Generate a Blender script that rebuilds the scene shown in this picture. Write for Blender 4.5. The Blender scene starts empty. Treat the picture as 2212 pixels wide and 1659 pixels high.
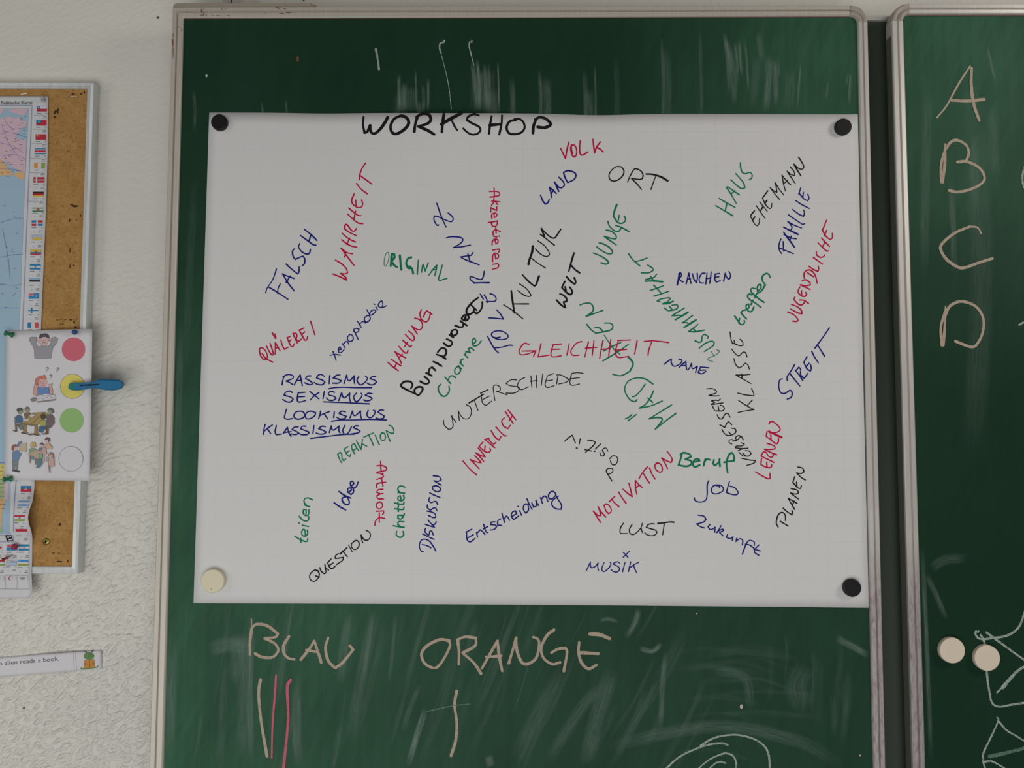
import bpy, bmesh, math, random
from mathutils import Vector, Matrix
from mathutils.geometry import tessellate_polygon

random.seed(7)
SC = bpy.context.scene
COL = SC.collection
W_PX, H_PX = 2212.0, 1659.0

# ------------------------------------------------------------------ camera
F_PX = 1750.0                      # focal length in pixels (about 28 mm equivalent)
D = 1.1375                         # camera to chalkboard surface, metres
PITCH = math.atan(F_PX / 28090.0)
YAW = -0.0062
ROLL = -0.0031
CAM = Vector((0.0, -D, 1.45))
fwd = Vector((math.sin(YAW) * math.cos(PITCH), math.cos(YAW) * math.cos(PITCH), math.sin(PITCH)))
rt = fwd.cross(Vector((0, 0, 1))).normalized()
up = rt.cross(fwd).normalized()
c_, s_ = math.cos(ROLL), math.sin(ROLL)
RT = rt * c_ - up * s_
UP = up * c_ + rt * s_
cam_data = bpy.data.cameras.new('camera')
cam_data.sensor_width = 36.0
cam_data.sensor_fit = 'HORIZONTAL'
cam_data.lens = 36.0 * F_PX / W_PX
cam_data.clip_start = 0.02
cam_data.clip_end = 50
cam = bpy.data.objects.new('camera', cam_data)
COL.objects.link(cam)
m3 = Matrix((RT, UP, -fwd)).transposed()
cam.matrix_world = Matrix.Translation(CAM) @ m3.to_4x4()
SC.camera = cam

# ------------------------------------------------------------------ world, lamps, exposure
world = bpy.data.worlds.new('classroom_light')
SC.world = world
world.use_nodes = True
wn = world.node_tree
bg = wn.nodes['Background']
bg.inputs['Color'].default_value = (1.0, 0.98, 0.95, 1)
bg.inputs['Strength'].default_value = 0.03

def area(name, loc, target, sx, sy, power, col):
    d = bpy.data.lights.new(name, 'AREA')
    d.shape = 'RECTANGLE'
    d.size, d.size_y, d.energy, d.color = sx, sy, power, col
    o = bpy.data.objects.new(name, d)
    COL.objects.link(o)
    o.location = loc
    o.rotation_euler = (Vector(target) - Vector(loc)).to_track_quat('-Z', 'Y').to_euler()
    return o

area('ceiling_lamp_left', (-1.9, -1.4, 2.6), (-0.4, 0.0, 1.3), 0.6, 0.6, 2.5, (1.0, 0.98, 0.95))
area('ceiling_lamp_right', (1.5, -0.9, 2.2), (0.5, 0.0, 1.5), 0.5, 0.5, 7.5, (1.0, 0.95, 0.89))
area('side_window_light', (-1.9, -1.1, 1.5), (-0.3, 0.0, 1.4), 0.8, 0.8, 3.4, (1.0, 0.99, 0.96))
area('low_fill_light', (-0.3, -1.7, 0.6), (-0.2, 0.0, 1.3), 2.2, 0.9, 17.5, (0.99, 1.0, 0.985))  # low front fill added to brighten the lower part, like floor bounce
area('far_window_light', (-0.2, -3.4, 1.5), (0.0, 0.0, 1.45), 2.6, 1.6, 10, (1.0, 0.99, 0.965))

SC.cycles.transparent_max_bounces = 64
SC.view_settings.view_transform = 'Standard'
SC.view_settings.look = 'None'
SC.view_settings.exposure = 0.0
SC.view_settings.gamma = 1.0
SC.view_settings.use_curve_mapping = False

# ------------------------------------------------------------------ pixel -> place
def ray(px, py):
    return (fwd * F_PX + RT * (px - W_PX / 2) - UP * (py - H_PX / 2))

def U(px, py, y):
    """Point of the plane y = const seen at photo pixel (px, py)."""
    d = ray(px, py)
    return CAM + d * ((y - CAM.y) / d.y)

def on(surf, off=0.0):
    """Mapper: pixel -> point on the surface y = surf(x, z), raised off metres towards the room."""
    def f(px, py, extra=0.0):
        p = U(px, py, surf(0, 1.45))
        for _ in range(6):
            p = U(px, py, surf(p.x, p.z) - off - extra)
        return p
    return f

def flat(y, off=0.0):
    return on(lambda x, z: y, off)

# depths (y grows away from the camera)
Y_PANEL, Y_RAIL, Y_WINGBACK = 0.0, -0.004, 0.0145
Y_CPANEL, Y_CRAIL, Y_CBACK = 0.030, 0.0245, 0.046
Y_WALL = 0.072
Y_CORKRAIL = Y_WALL - 0.017
Y_CORK = Y_CORKRAIL + 0.003

def sstep(a, b, v):
    t = max(0.0, min(1.0, (v - a) / (b - a)))
    return t * t * (3 - 2 * t)

# ------------------------------------------------------------------ materials
def lin(c):
    return tuple((v / 255 / 12.92) if v / 255 <= 0.04045 else ((v / 255 + 0.055) / 1.055) ** 2.4 for v in c)

MATS = {}
def mat(name, rgb, rough=0.6, metal=0.0, spec=0.5):
    if name in MATS:
        return MATS[name]
    m = bpy.data.materials.new(name)
    m.use_nodes = True
    b = m.node_tree.nodes['Principled BSDF']
    b.inputs['Base Color'].default_value = (*lin(rgb), 1)
    b.inputs['Roughness'].default_value = rough
    b.inputs['Metallic'].default_value = metal
    b.inputs['Specular IOR Level'].default_value = spec
    MATS[name] = m
    return m

def nd(m, t, **kw):
    n = m.node_tree.nodes.new(t)
    for k, v in kw.items():
        if k in n.inputs:
            n.inputs[k].default_value = v
        else:
            setattr(n, k, v)
    return n

def bsdf(m):
    return m.node_tree.nodes['Principled BSDF']

def coords(m, scale):
    tc = nd(m, 'ShaderNodeTexCoord')
    mp = nd(m, 'ShaderNodeMapping')
    mp.inputs['Scale'].default_value = scale
    m.node_tree.links.new(tc.outputs['Object'], mp.inputs['Vector'])
    return mp.outputs['Vector']

def noise(m, vec, scale, detail=4.0, rough=0.55):
    n = nd(m, 'ShaderNodeTexNoise')
    n.inputs['Scale'].default_value = scale
    n.inputs['Detail'].default_value = detail
    n.inputs['Roughness'].default_value = rough
    m.node_tree.links.new(vec, n.inputs['Vector'])
    return n.outputs['Fac']

def ramp(m, fac, stops):
    r = nd(m, 'ShaderNodeValToRGB')
    e = r.color_ramp.elements
    while len(e) < len(stops):
        e.new(0.5)
    for i, (p, c) in enumerate(stops):
        e[i].position = p
        e[i].color = (*lin(c), 1) if len(c) == 3 else c
    m.node_tree.links.new(fac, r.inputs['Fac'])
    return r.outputs['Color']

def mixc(m, fac, a, b, mode='MIX'):
    x = nd(m, 'ShaderNodeMix')
    x.data_type = 'RGBA'
    x.blend_type = mode
    for sock, v in ((0, fac), (6, a), (7, b)):
        if hasattr(v, 'is_linked'):
            m.node_tree.links.new(v, x.inputs[sock])
        elif sock == 0:
            x.inputs[0].default_value = v
        else:
            x.inputs[sock].default_value = (*lin(v), 1)
    return x.outputs[2]

def bump(m, h, strength, dist):
    b = nd(m, 'ShaderNodeBump')
    b.inputs['Strength'].default_value = strength
    b.inputs['Distance'].default_value = dist
    m.node_tree.links.new(h, b.inputs['Height'])
    m.node_tree.links.new(b.outputs['Normal'], bsdf(m).inputs['Normal'])

def setc(m, sock):
    m.node_tree.links.new(sock, bsdf(m).inputs['Base Color'])

# plaster wall with roller stipple
M_WALL = mat('wall_plaster', (221, 217, 209), 0.85, spec=0.25)
v = coords(M_WALL, (1, 1, 1))
vr_ = nd(M_WALL, 'ShaderNodeVectorRotate')
vr_.inputs['Axis'].default_value = (0, 1, 0)
vr_.inputs['Angle'].default_value = 0.55
M_WALL.node_tree.links.new(v, vr_.inputs['Vector'])
ms_ = nd(M_WALL, 'ShaderNodeMapping')
ms_.inputs['Scale'].default_value = (0.55, 1, 1.15)
M_WALL.node_tree.links.new(vr_.outputs[0], ms_.inputs['Vector'])
n1 = noise(M_WALL, ms_.outputs[0], 150, 2, 0.45)
n2 = noise(M_WALL, ms_.outputs[0], 64, 2, 0.5)
n3 = noise(M_WALL, v, 3.0, 2, 0.5)
rel = ramp(M_WALL, n1, [(0.42, (0.0, 0.0, 0.0, 1)), (0.72, (1.0, 1.0, 1.0, 1))])
mz_ = nd(M_WALL, 'ShaderNodeSeparateXYZ')
M_WALL.node_tree.links.new(v, mz_.inputs[0])
mk_ = nd(M_WALL, 'ShaderNodeMapRange')          # the stipple is rolled on heavily below, thinly above
M_WALL.node_tree.links.new(mz_.outputs[2], mk_.inputs['Value'])
for k_, w_ in (('From Min', 1.05), ('From Max', 1.75), ('To Min', 1.0), ('To Max', 0.10)):
    mk_.inputs[k_].default_value = w_
mx = nd(M_WALL, 'ShaderNodeMath', operation='MULTIPLY_ADD')
M_WALL.node_tree.links.new(rel, mx.inputs[0]); mx.inputs[1].default_value = 0.8
M_WALL.node_tree.links.new(n2, mx.inputs[2])
mw_ = nd(M_WALL, 'ShaderNodeMath', operation='MULTIPLY')
M_WALL.node_tree.links.new(mx.outputs[0], mw_.inputs[0]); M_WALL.node_tree.links.new(mk_.outputs[0], mw_.inputs[1])
bump(M_WALL, mw_.outputs[0], 0.8, 0.0050)
setc(M_WALL, ramp(M_WALL, n3, [(0.3, (226, 222, 214)), (0.7, (233, 230, 220))]))

# green writing surface, dusty with vertical wiping streaks
def mth(m, op, a, b=None, c=None):
    n = nd(m, 'ShaderNodeMath', operation=op)
    for k, v in enumerate((a, b, c)):
        if v is None:
            continue
        if hasattr(v, 'is_linked'):
            m.node_tree.links.new(v, n.inputs[k])
        else:
            n.inputs[k].default_value = v
    return n.outputs[0]

def mrange(m, v, a, b):
    n = nd(m, 'ShaderNodeMapRange')
    n.interpolation_type = 'SMOOTHSTEP'
    m.node_tree.links.new(v, n.inputs['Value'])
    n.inputs['From Min'].default_value = a
    n.inputs['From Max'].default_value = b
    return n.outputs['Result']

def board_mat(name, zones, base=0.10):
    """Dark clean surface; zones = where the sponge left dust: (x from, x to, z from, z to, amount), soft ramps in metres."""
    m = mat(name, (18, 46, 31), 0.6, spec=0.13)
    tc = nd(m, 'ShaderNodeTexCoord')
    sx = nd(m, 'ShaderNodeSeparateXYZ')
    m.node_tree.links.new(tc.outputs['Object'], sx.inputs[0])
    X, Z = sx.outputs[0], sx.outputs[2]
    a = noise(m, coords(m, (26, 1, 1.3)), 3.0, 6, 0.65)
    vr = nd(m, 'ShaderNodeVectorRotate')
    vr.inputs['Axis'].default_value = (0, 1, 0)
    vr.inputs['Angle'].default_value = -0.42
    m.node_tree.links.new(tc.outputs['Object'], vr.inputs['Vector'])
    mt = nd(m, 'ShaderNodeMapping')
    mt.inputs['Scale'].default_value = (24, 1, 1.6)
    m.node_tree.links.new(vr.outputs[0], mt.inputs['Vector'])
    a2 = noise(m, mt.outputs[0], 3.0, 6, 0.68)
    a = mth(m, 'ADD', mth(m, 'MULTIPLY', a, 0.5), mth(m, 'MULTIPLY', a2, 0.5))
    b = noise(m, coords(m, (3.2, 1, 2.6)), 2.0, 3, 0.5)
    tot = base
    for x0, x1, z0, z1, am in zones:
        q = mth(m, 'MULTIPLY', mrange(m, X, x0, x1), mrange(m, Z, z0, z1))
        tot = mth(m, 'MULTIPLY_ADD', q, am, tot)
    tex = mth(m, 'MULTIPLY_ADD', mth(m, 'MULTIPLY', a, b), 3.4, 0.12)
    f = mth(m, 'MULTIPLY', tex, tot)
    setc(m, mixc(m, mth(m, 'MINIMUM', f, 1.0), (17, 47, 31), (66, 112, 86)))
    g = noise(m, coords(m, (1, 1, 1)), 900, 2, 0.5)
    bump(m, g, 0.06, 0.0004)
    return m

_xl, _xr, _xc = U(395, 800, 0).x, U(1865, 800, 0).x, U(1100, 800, 0).x
_z = lambda py: U(1100, py, 0).z
M_BOARD = board_mat('chalkboard_green', [(_xc + 0.25, _xl, _z(300), _z(1350), 0.50), (_xc, _xc + 0.02, _z(1000), _z(1400), 0.10), (_xc + 0.1, _xr, _z(1250), _z(700), 0.42)], 0.10)
M_BOARD2 = board_mat('chalkboard_green_clean', [(-9, -8, _z(900), _z(50), 0.52)], 0.06)
M_CBOARD = mat('chalkboard_dark_back', (58, 68, 58), 0.6)

def metal_mat(name, c1, c2, rough=0.38, metal=0.75):
    m = mat(name, c1, rough, metal)
    n = noise(m, coords(m, (60, 60, 4)), 4.0, 5, 0.7)
    setc(m, ramp(m, n, [(0.35, c1), (0.65, c2)]))
    return m
M_ALU = metal_mat('aluminium', (206, 200, 194), (216, 211, 205), 0.35, 0.3)
M_ALU_DULL = metal_mat('aluminium_worn', (190, 182, 180), (206, 199, 195), 0.45, 0.3)
_w = ramp(M_ALU_DULL, noise(M_ALU_DULL, coords(M_ALU_DULL, (150, 150, 34)), 1.6, 6, 0.72), [(0.28, (120, 104, 98)), (0.42, (164, 152, 150)), (0.52, (180, 170, 170)), (0.78, (192, 184, 182))])
_tc = nd(M_ALU_DULL, 'ShaderNodeTexCoord')
_sx = nd(M_ALU_DULL, 'ShaderNodeSeparateXYZ')
M_ALU_DULL.node_tree.links.new(_tc.outputs['Object'], _sx.inputs[0])
setc(M_ALU_DULL, mixc(M_ALU_DULL, mrange(M_ALU_DULL, _sx.outputs[2], _z(1110), _z(1330)), (210, 205, 199), _w))
M_ALU_GREY = metal_mat('aluminium_matt_grey', (176, 167, 166), (186, 177, 175), 0.45, 0.3)
M_CREAM = metal_mat('cream_lacquered_metal', (194, 185, 173), (204, 196, 185), 0.45, 0.2)
M_CORKALU = metal_mat('corkboard_aluminium', (204, 207, 206), (220, 222, 222), 0.35, 0.3)
M_CORNER = mat('grey_beige_plastic', (166, 155, 146), 0.5)
M_SIDE = mat('dark_board_edge', (96, 98, 86), 0.6)
M_RUST = mat('rust', (128, 74, 48), 0.9)
M_RUSTRED = mat('red_brown_rust', (118, 44, 38), 0.9)
M_GRIME_SHADE = mat('brown_grime_shade', (104, 74, 66), 0.9)  # brown grime with the shadow below the top rails put into its colour

# cork
M_CORK = mat('cork', (170, 122, 62), 0.9, spec=0.2)
v = coords(M_CORK, (1, 1, 1))
k1 = noise(M_CORK, v, 300, 4, 0.75)
k2 = noise(M_CORK, v, 60, 3, 0.5)
cc = ramp(M_CORK, k1, [(0.30, (122, 86, 46)), (0.42, (178, 136, 80)), (0.60, (186, 144, 88)), (0.75, (206, 168, 114))])
dd = ramp(M_CORK, k2, [(0.35, (241, 237, 232)), (0.65, (255, 255, 255))])
setc(M_CORK, mixc(M_CORK, 1.0, cc, dd, 'MULTIPLY'))
bump(M_CORK, k1, 0.4, 0.001)

# squared flip chart paper: very faint printed squares
M_PAPER = mat('flip_chart_paper', (222, 220, 219), 0.75, spec=0.25)
uvn = nd(M_PAPER, 'ShaderNodeUVMap')
sp = nd(M_PAPER, 'ShaderNodeSeparateXYZ')
M_PAPER.node_tree.links.new(uvn.outputs['UV'], sp.inputs[0])
def gridline(o):
    fr = nd(M_PAPER, 'ShaderNodeMath', operation='FRACT')
    M_PAPER.node_tree.links.new(o, fr.inputs[0])
    lt = nd(M_PAPER, 'ShaderNodeMath', operation='LESS_THAN')
    M_PAPER.node_tree.links.new(fr.outputs[0], lt.inputs[0]); lt.inputs[1].default_value = 0.03
    return lt.outputs[0]
gm = nd(M_PAPER, 'ShaderNodeMath', operation='MAXIMUM')
M_PAPER.node_tree.links.new(gridline(sp.outputs[0]), gm.inputs[0])
M_PAPER.node_tree.links.new(gridline(sp.outputs[1]), gm.inputs[1])
setc(M_PAPER, mixc(M_PAPER, gm.outputs[0], (222, 220, 219), (216, 217, 220)))

M_WHITE = mat('white_printer_paper', (222, 219, 222), 0.7, spec=0.25)
M_MAPPAPER = mat('map_paper', (214, 213, 216), 0.5)
M_BLACKMAG = mat('black_plastic', (20, 19, 22), 0.5, spec=0.3)
M_CREAMMAG = mat('cream_plastic', (222, 212, 182), 0.45)
M_CREAMMAG2 = mat('ivory_plastic', (230, 213, 192), 0.45)

INK = {'R': mat('red_marker', (198, 10, 66), 0.75, spec=0.2), 'B': mat('blue_marker', (20, 28, 122), 0.75, spec=0.2),
       'G': mat('green_marker', (2, 124, 82), 0.75, spec=0.2), 'K': mat('black_marker', (24, 20, 24), 0.75, spec=0.2)}

def chalk(name, rgb, thr):
    m = mat(name, rgb, 0.95, spec=0.1)
    n = noise(m, coords(m, (1, 1, 1)), 900, 2, 0.6)
    r = ramp(m, n, [(thr - 0.12, (0.25, 0.25, 0.25, 1)), (thr + 0.12, (1, 1, 1, 1))])
    m.node_tree.links.new(r, bsdf(m).inputs['Alpha'])
    return m
CHALK = {'T': chalk('beige_chalk', (184, 166, 148), 0.34), 'W': chalk('white_chalk', (176, 190, 180), 0.46),
         'P': chalk('pink_chalk', (206, 104, 124), 0.36), 'F': chalk('faint_white_chalk', (120, 150, 132), 0.52)}

M_SMEAR = mat('wiped_chalk_dust', (150, 172, 160), 0.95, spec=0.1)
at = nd(M_SMEAR, 'ShaderNodeAttribute', attribute_name='dust')
sat = nd(M_SMEAR, 'ShaderNodeAttribute', attribute_name='wipe')
sn = ramp(M_SMEAR, noise(M_SMEAR, sat.outputs['Vector'], 1.0, 5, 0.7), [(0.34, (0.12, 0.12, 0.12, 1)), (0.70, (1, 1, 1, 1))])
sm = nd(M_SMEAR, 'ShaderNodeMath', operation='MULTIPLY')
M_SMEAR.node_tree.links.new(at.outputs['Fac'], sm.inputs[0]); M_SMEAR.node_tree.links.new(sn, sm.inputs[1])
M_SMEAR.node_tree.links.new(sm.outputs[0], bsdf(M_SMEAR).inputs['Alpha'])

def pm(rgb, rough=0.6):
    return mat('print_%02x%02x%02x' % tuple(rgb), rgb, rough, spec=0.3)

# ------------------------------------------------------------------ object helpers
def link(name, me, mats, parent=None, label=None):
    o = bpy.data.objects.new(name, me)
    for m in (mats if isinstance(mats, (list, tuple)) else [mats]):
        me.materials.append(m)
    COL.objects.link(o)
    if parent is not None:
        o.parent = parent
        o.matrix_parent_inverse = Matrix.Translation(-parent.location)
    if label:
        o['label'] = label
    return o

def obj(name, bm, mats, parent=None, label=None, smooth=False):
    bmesh.ops.recalc_face_normals(bm, faces=bm.faces[:]) if bm.faces else None
    me = bpy.data.meshes.new(name)
    bm.to_mesh(me)
    bm.free()
    if smooth:
        for p in me.polygons:
            p.use_smooth = True
    return link(name, me, mats, parent, label)

def tag(o, label, cat, group=None, kind=None):
    o['label'] = label
    if cat:
        o['category'] = cat
    if group:
        o['group'] = group
    if kind:
        o['kind'] = kind
    return o

def thing(name, label, cat, loc, group=None):
    o = bpy.data.objects.new(name, None)
    o.empty_display_size = 0.02
    o.location = loc
    COL.objects.link(o)
    return tag(o, label, cat, group)

def box(bm, x0, x1, y0, y1, z0, z1):
    vs = [bm.verts.new((x, y, z)) for x in (x0, x1) for y in (y0, y1) for z in (z0, z1)]
    for f in ((0, 1, 3, 2), (4, 6, 7, 5), (0, 4, 5, 1), (2, 3, 7, 6), (0, 2, 6, 4), (1, 5, 7, 3)):
        bm.faces.new([vs[i] for i in f])

def prism(bm, front, back, mi=0):
    """Closed solid between two equal-length loops of points."""
    a = [bm.verts.new(p) for p in front]
    b = [bm.verts.new(p) for p in back]
    n = len(a)
    fs = [bm.faces.new(a), bm.faces.new(b[::-1])]
    for i in range(n):
        fs.append(bm.faces.new((a[i], b[i], b[(i + 1) % n], a[(i + 1) % n])))
    for f in fs:
        f.material_index = mi

def lathe(bm, axis_o, axis_d, prof, seg=40, mi=0):
    """prof: list of (radius, distance along axis)."""
    axis_d = Vector(axis_d).normalized()
    a = axis_d.orthogonal().normalized()
    b = axis_d.cross(a)
    rings = []
    for r, h in prof:
        c = Vector(axis_o) + axis_d * h
        if r < 1e-6:
            rings.append([bm.verts.new(c)])
        else:
            rings.append([bm.verts.new(c + (a * math.cos(t) + b * math.sin(t)) * r)
                          for t in (2 * math.pi * i / seg for i in range(seg))])
    for r0, r1 in zip(rings, rings[1:]):
        for i in range(seg):
            j = (i + 1) % seg
            if len(r0) == 1 and len(r1) == 1:
                continue
            if len(r0) == 1:
                f = bm.faces.new((r0[0], r1[i], r1[j]))
            elif len(r1) == 1:
                f = bm.faces.new((r0[i], r1[0], r0[j]))
            else:
                f = bm.faces.new((r0[i], r1[i], r1[j], r0[j]))
            f.material_index = mi

# ------------------------------------------------------------------ strokes
def parse(s, reg):
    x0, y0, k = reg
    out = []
    for st in s.split('|'):
        st = st.strip()
        if not st:
            continue
        w = None
        if ':' in st:
            a, st = st.split(':')
            w = float(a)
        out.append((w, [(x0 + float(p.split(',')[0]) / k, y0 + float(p.split(',')[1]) / k) for p in st.split()]))
    return out

def smooth_runs(pts, corner=78.0):
    """Split a polyline at sharp corners and turn each run into a dense Catmull-Rom curve."""
    runs, cur = [], [pts[0]]
    for i in range(1, len(pts) - 1):
        cur.append(pts[i])
        ax, ay = pts[i][0] - pts[i - 1][0], pts[i][1] - pts[i - 1][1]
        bx, by = pts[i + 1][0] - pts[i][0], pts[i + 1][1] - pts[i][1]
        la, lb = math.hypot(ax, ay), math.hypot(bx, by)
        if la > 0 and lb > 0:
            cs = max(-1, min(1, (ax * bx + ay * by) / la / lb))
            if math.degrees(math.acos(cs)) > corner:
                runs.append(cur)
                cur = [pts[i]]
    cur.append(pts[-1])
    runs.append(cur)
    dense = []
    for r in runs:
        if len(r) < 2:
            continue
        q = [(2 * r[0][0] - r[1][0], 2 * r[0][1] - r[1][1])] + r + [(2 * r[-1][0] - r[-2][0], 2 * r[-1][1] - r[-2][1])]
        o = []
        for i in range(1, len(q) - 2):
            p0, p1, p2, p3 = q[i - 1], q[i], q[i + 1], q[i + 2]
            n = max(2, int(math.hypot(p2[0] - p1[0], p2[1] - p1[1]) / 2.2))
            if len(r) == 2:
                n = max(2, n // 3)
            for s in range(n):
                t = s / n
                o.append(tuple(0.5 * (2 * p1[c] + (p2[c] - p0[c]) * t + (2 * p0[c] - 5 * p1[c] + 4 * p2[c] - p3[c]) * t * t
                                      + (3 * p1[c] - p0[c] - 3 * p2[c] + p3[c]) * t ** 3) for c in (0, 1)))
        o.append(r[-1])
        dense.append(o)
    return dense

LAYER = [0]
def ribbon(bm, pts, w, mp0, caps=True, taper=0.0, mi=0):
    """Flat stroke of width w (pixels) laid on a surface by the mapper mp."""
    n = len(pts)
    LAYER[0] += 1
    base = (LAYER[0] % 30) * 6e-6
    slot = [0.0]
    def mp(x, y):
        return mp0(x, y, base + slot[0])
    L, R = [], []
    ph = random.uniform(0, 6.28)
    for i, p in enumerate(pts):
        a, b = pts[max(0, i - 1)], pts[min(n - 1, i + 1)]
        dx, dy = b[0] - a[0], b[1] - a[1]
        l = math.hypot(dx, dy) or 1
        nx, ny = -dy / l, dx / l
        t = i / max(1, n - 1)
        hw = w / 2 * (1 + 0.10 * math.sin(ph + t * 5.0)) * (1 - taper * t)
        L.append((p[0] + nx * hw, p[1] + ny * hw))
        R.append((p[0] - nx * hw, p[1] - ny * hw))
    vl, vr = [], []
    for i in range(n):
        slot[0] = 4e-6 * i / n
        vl.append(bm.verts.new(mp(*L[i])))
        vr.append(bm.verts.new(mp(*R[i])))
    for i in range(n - 1):
        bm.faces.new((vl[i], vl[i + 1], vr[i + 1], vr[i])).material_index = mi
    if caps:
        for (c, l, r, vL, vR) in ((pts[0], L[0], R[0], vl[0], vr[0]), (pts[-1], R[-1], L[-1], vr[-1], vl[-1])):
            slot[0] = 0.0 if c is pts[0] else 4e-6
            a0 = math.atan2(l[1] - c[1], l[0] - c[0])
            rad = math.hypot(l[1] - c[1], l[0] - c[0])
            mid = [bm.verts.new(mp(c[0] + rad * math.cos(a0 + math.pi * k / 5), c[1] + rad * math.sin(a0 + math.pi * k / 5)))
                   for k in range(1, 5)]
            try:
                bm.faces.new([vL] + mid + [vR]).material_index = mi
            except ValueError:
                pass

def strokes(bm, s, reg, w, mp, taper=0.0, mi=0):
    for ww, pts in parse(s, reg):
        for run in smooth_runs(pts):
            ribbon(bm, run, ww or w, mp, True, taper, mi)

def fill(bm, pts, mp, mi=0, cut=None):
    """Filled outline laid on a surface; cut = spacing in pixels of extra horizontal cuts for curved sheets."""
    t = bmesh.new()
    tv = [t.verts.new((p[0], p[1], 0)) for p in pts]
    for tri in tessellate_polygon([[Vector((p[0], p[1], 0)) for p in pts]]):
        try:
            t.faces.new([tv[k] for k in tri])
        except ValueError:
            pass
    if cut:
        ys = [p[1] for p in pts]
        y = min(ys) + cut
        while y < max(ys):
            bmesh.ops.bisect_plane(t, geom=t.verts[:] + t.edges[:] + t.faces[:], plane_co=(0, y, 0), plane_no=(0, 1, 0))
            y += cut
    idx = {}
    LAYER[0] += 1
    ex = (LAYER[0] % 12) * 6e-6
    for vv in t.verts:
        idx[vv] = bm.verts.new(mp(vv.co.x, vv.co.y, ex))
    for ff in t.faces:
        try:
            bm.faces.new([idx[q] for q in ff.verts]).material_index = mi
        except ValueError:
            pass
    t.free()

def P(s, reg):
    return parse(s, reg)[0][1]

def ell(cx, cy, rx, ry, n=20, rot=0.0):
    return [(cx + rx * math.cos(t) * math.cos(rot) - ry * math.sin(t) * math.sin(rot),
             cy + rx * math.cos(t) * math.sin(rot) + ry * math.sin(t) * math.cos(rot))
            for t in (2 * math.pi * i / n for i in range(n))]

def sub(reg, pts):
    return [(reg[0] + x / reg[2], reg[1] + y / reg[2]) for x, y in pts]

def sheet(bm, top, bottom, left, right, mp, nu, nv, uvs=None):
    """Grid of a paper sheet; top/bottom give y at a parameter u, left/right give x at a parameter v (pixels)."""
    g = []
    for j in range(nv + 1):
        row = []
        for i in range(nu + 1):
            u, vv = i / nu, j / nv
            x = left(vv) * (1 - u) + right(vv) * u
            y = top(u) * (1 - vv) + bottom(u) * vv
            row.append(bm.verts.new(mp(x, y)))
        g.append(row)
    lay = bm.loops.layers.uv.new('UVMap') if uvs else None
    for j in range(nv):
        for i in range(nu):
            f = bm.faces.new((g[j][i], g[j][i + 1], g[j + 1][i + 1], g[j + 1][i]))
            if lay:
                for lp, (a, b) in zip(f.loops, ((i, j), (i + 1, j), (i + 1, j + 1), (i, j + 1))):
                    lp[lay].uv = (a / nu * uvs[0], b / nv * uvs[1])
    return g

def thicken(o, t):
    m = o.modifiers.new('thickness', 'SOLIDIFY')
    m.thickness = t
    m.offset = 0
    return o

# ------------------------------------------------------------------ the wall
bm = bmesh.new()
box(bm, -1.9, 2.4, Y_WALL, Y_WALL + 0.12, 0.2, 2.7)
wall = obj('wall_back', bm, M_WALL)
tag(wall, 'white stippled plaster wall behind the boards', None, kind='structure')
bm = bmesh.new()
fill(bm, sub((0, 1360, 7.373), [(358, 1258), (370, 1240), (400, 1236), (395, 1250), (378, 1266)]), flat(Y_WALL, 0.0006))
fill(bm, ell(341, 38, 3, 2.5, 10), flat(Y_WALL, 0.0006))
fill(bm, ell(656, 1, 2, 1.5, 10), flat(Y_WALL, 0.0006))
obj('stain', bm, mat('brown_speck', (98, 62, 50), 0.9), wall)

# ------------------------------------------------------------------ chalkboard frames
PROFILE = [(0.0, Y_WINGBACK), (0.0, 0.0005), (0.03, -0.0030), (0.09, -0.0040), (0.40, -0.0040), (0.455, -0.0008), (0.53, -0.0008),
           (0.58, -0.0040), (0.88, -0.0038), (0.97, -0.0022), (1.0, 0.0006)]

def sweep(bm, sections, prof, mi=0, mp_y=Y_RAIL):
    """sections: list of ((outer px), (inner px)); the rail profile spans from outer to inner."""
    rows = []
    for o, i in sections:
        po, pi = U(o[0], o[1], mp_y), U(i[0], i[1], mp_y)
        rows.append([bm.verts.new((po.x + (pi.x - po.x) * u, y, po.z + (pi.z - po.z) * u)) for u, y in prof])
    for a, b in zip(rows, rows[1:]):
        for k in range(len(prof) - 1):
            f = bm.faces.new((a[k], b[k], b[k + 1], a[k + 1]))
            f.material_index = mi
    for r in (rows[0], rows[-1]):
        f = bm.faces.new(r)
        f.material_index = mi

def lerp2(a, b, t):
    return (a[0] + (b[0] - a[0]) * t, a[1] + (b[1] - a[1]) * t)

def bez(a, b, c, n):
    out = []
    for i in range(n + 1):
        t = i / n
        out.append(tuple((1 - t) ** 2 * a[k] + 2 * t * (1 - t) * b[k] + t * t * c[k] for k in (0, 1)))
    return out

def panel(bm, corners, y0, y1):
    prism(bm, [U(px, py, y0) for px, py in corners], [(p.x, y1, p.z) for p in (U(px, py, y0) for px, py in corners)])

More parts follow.
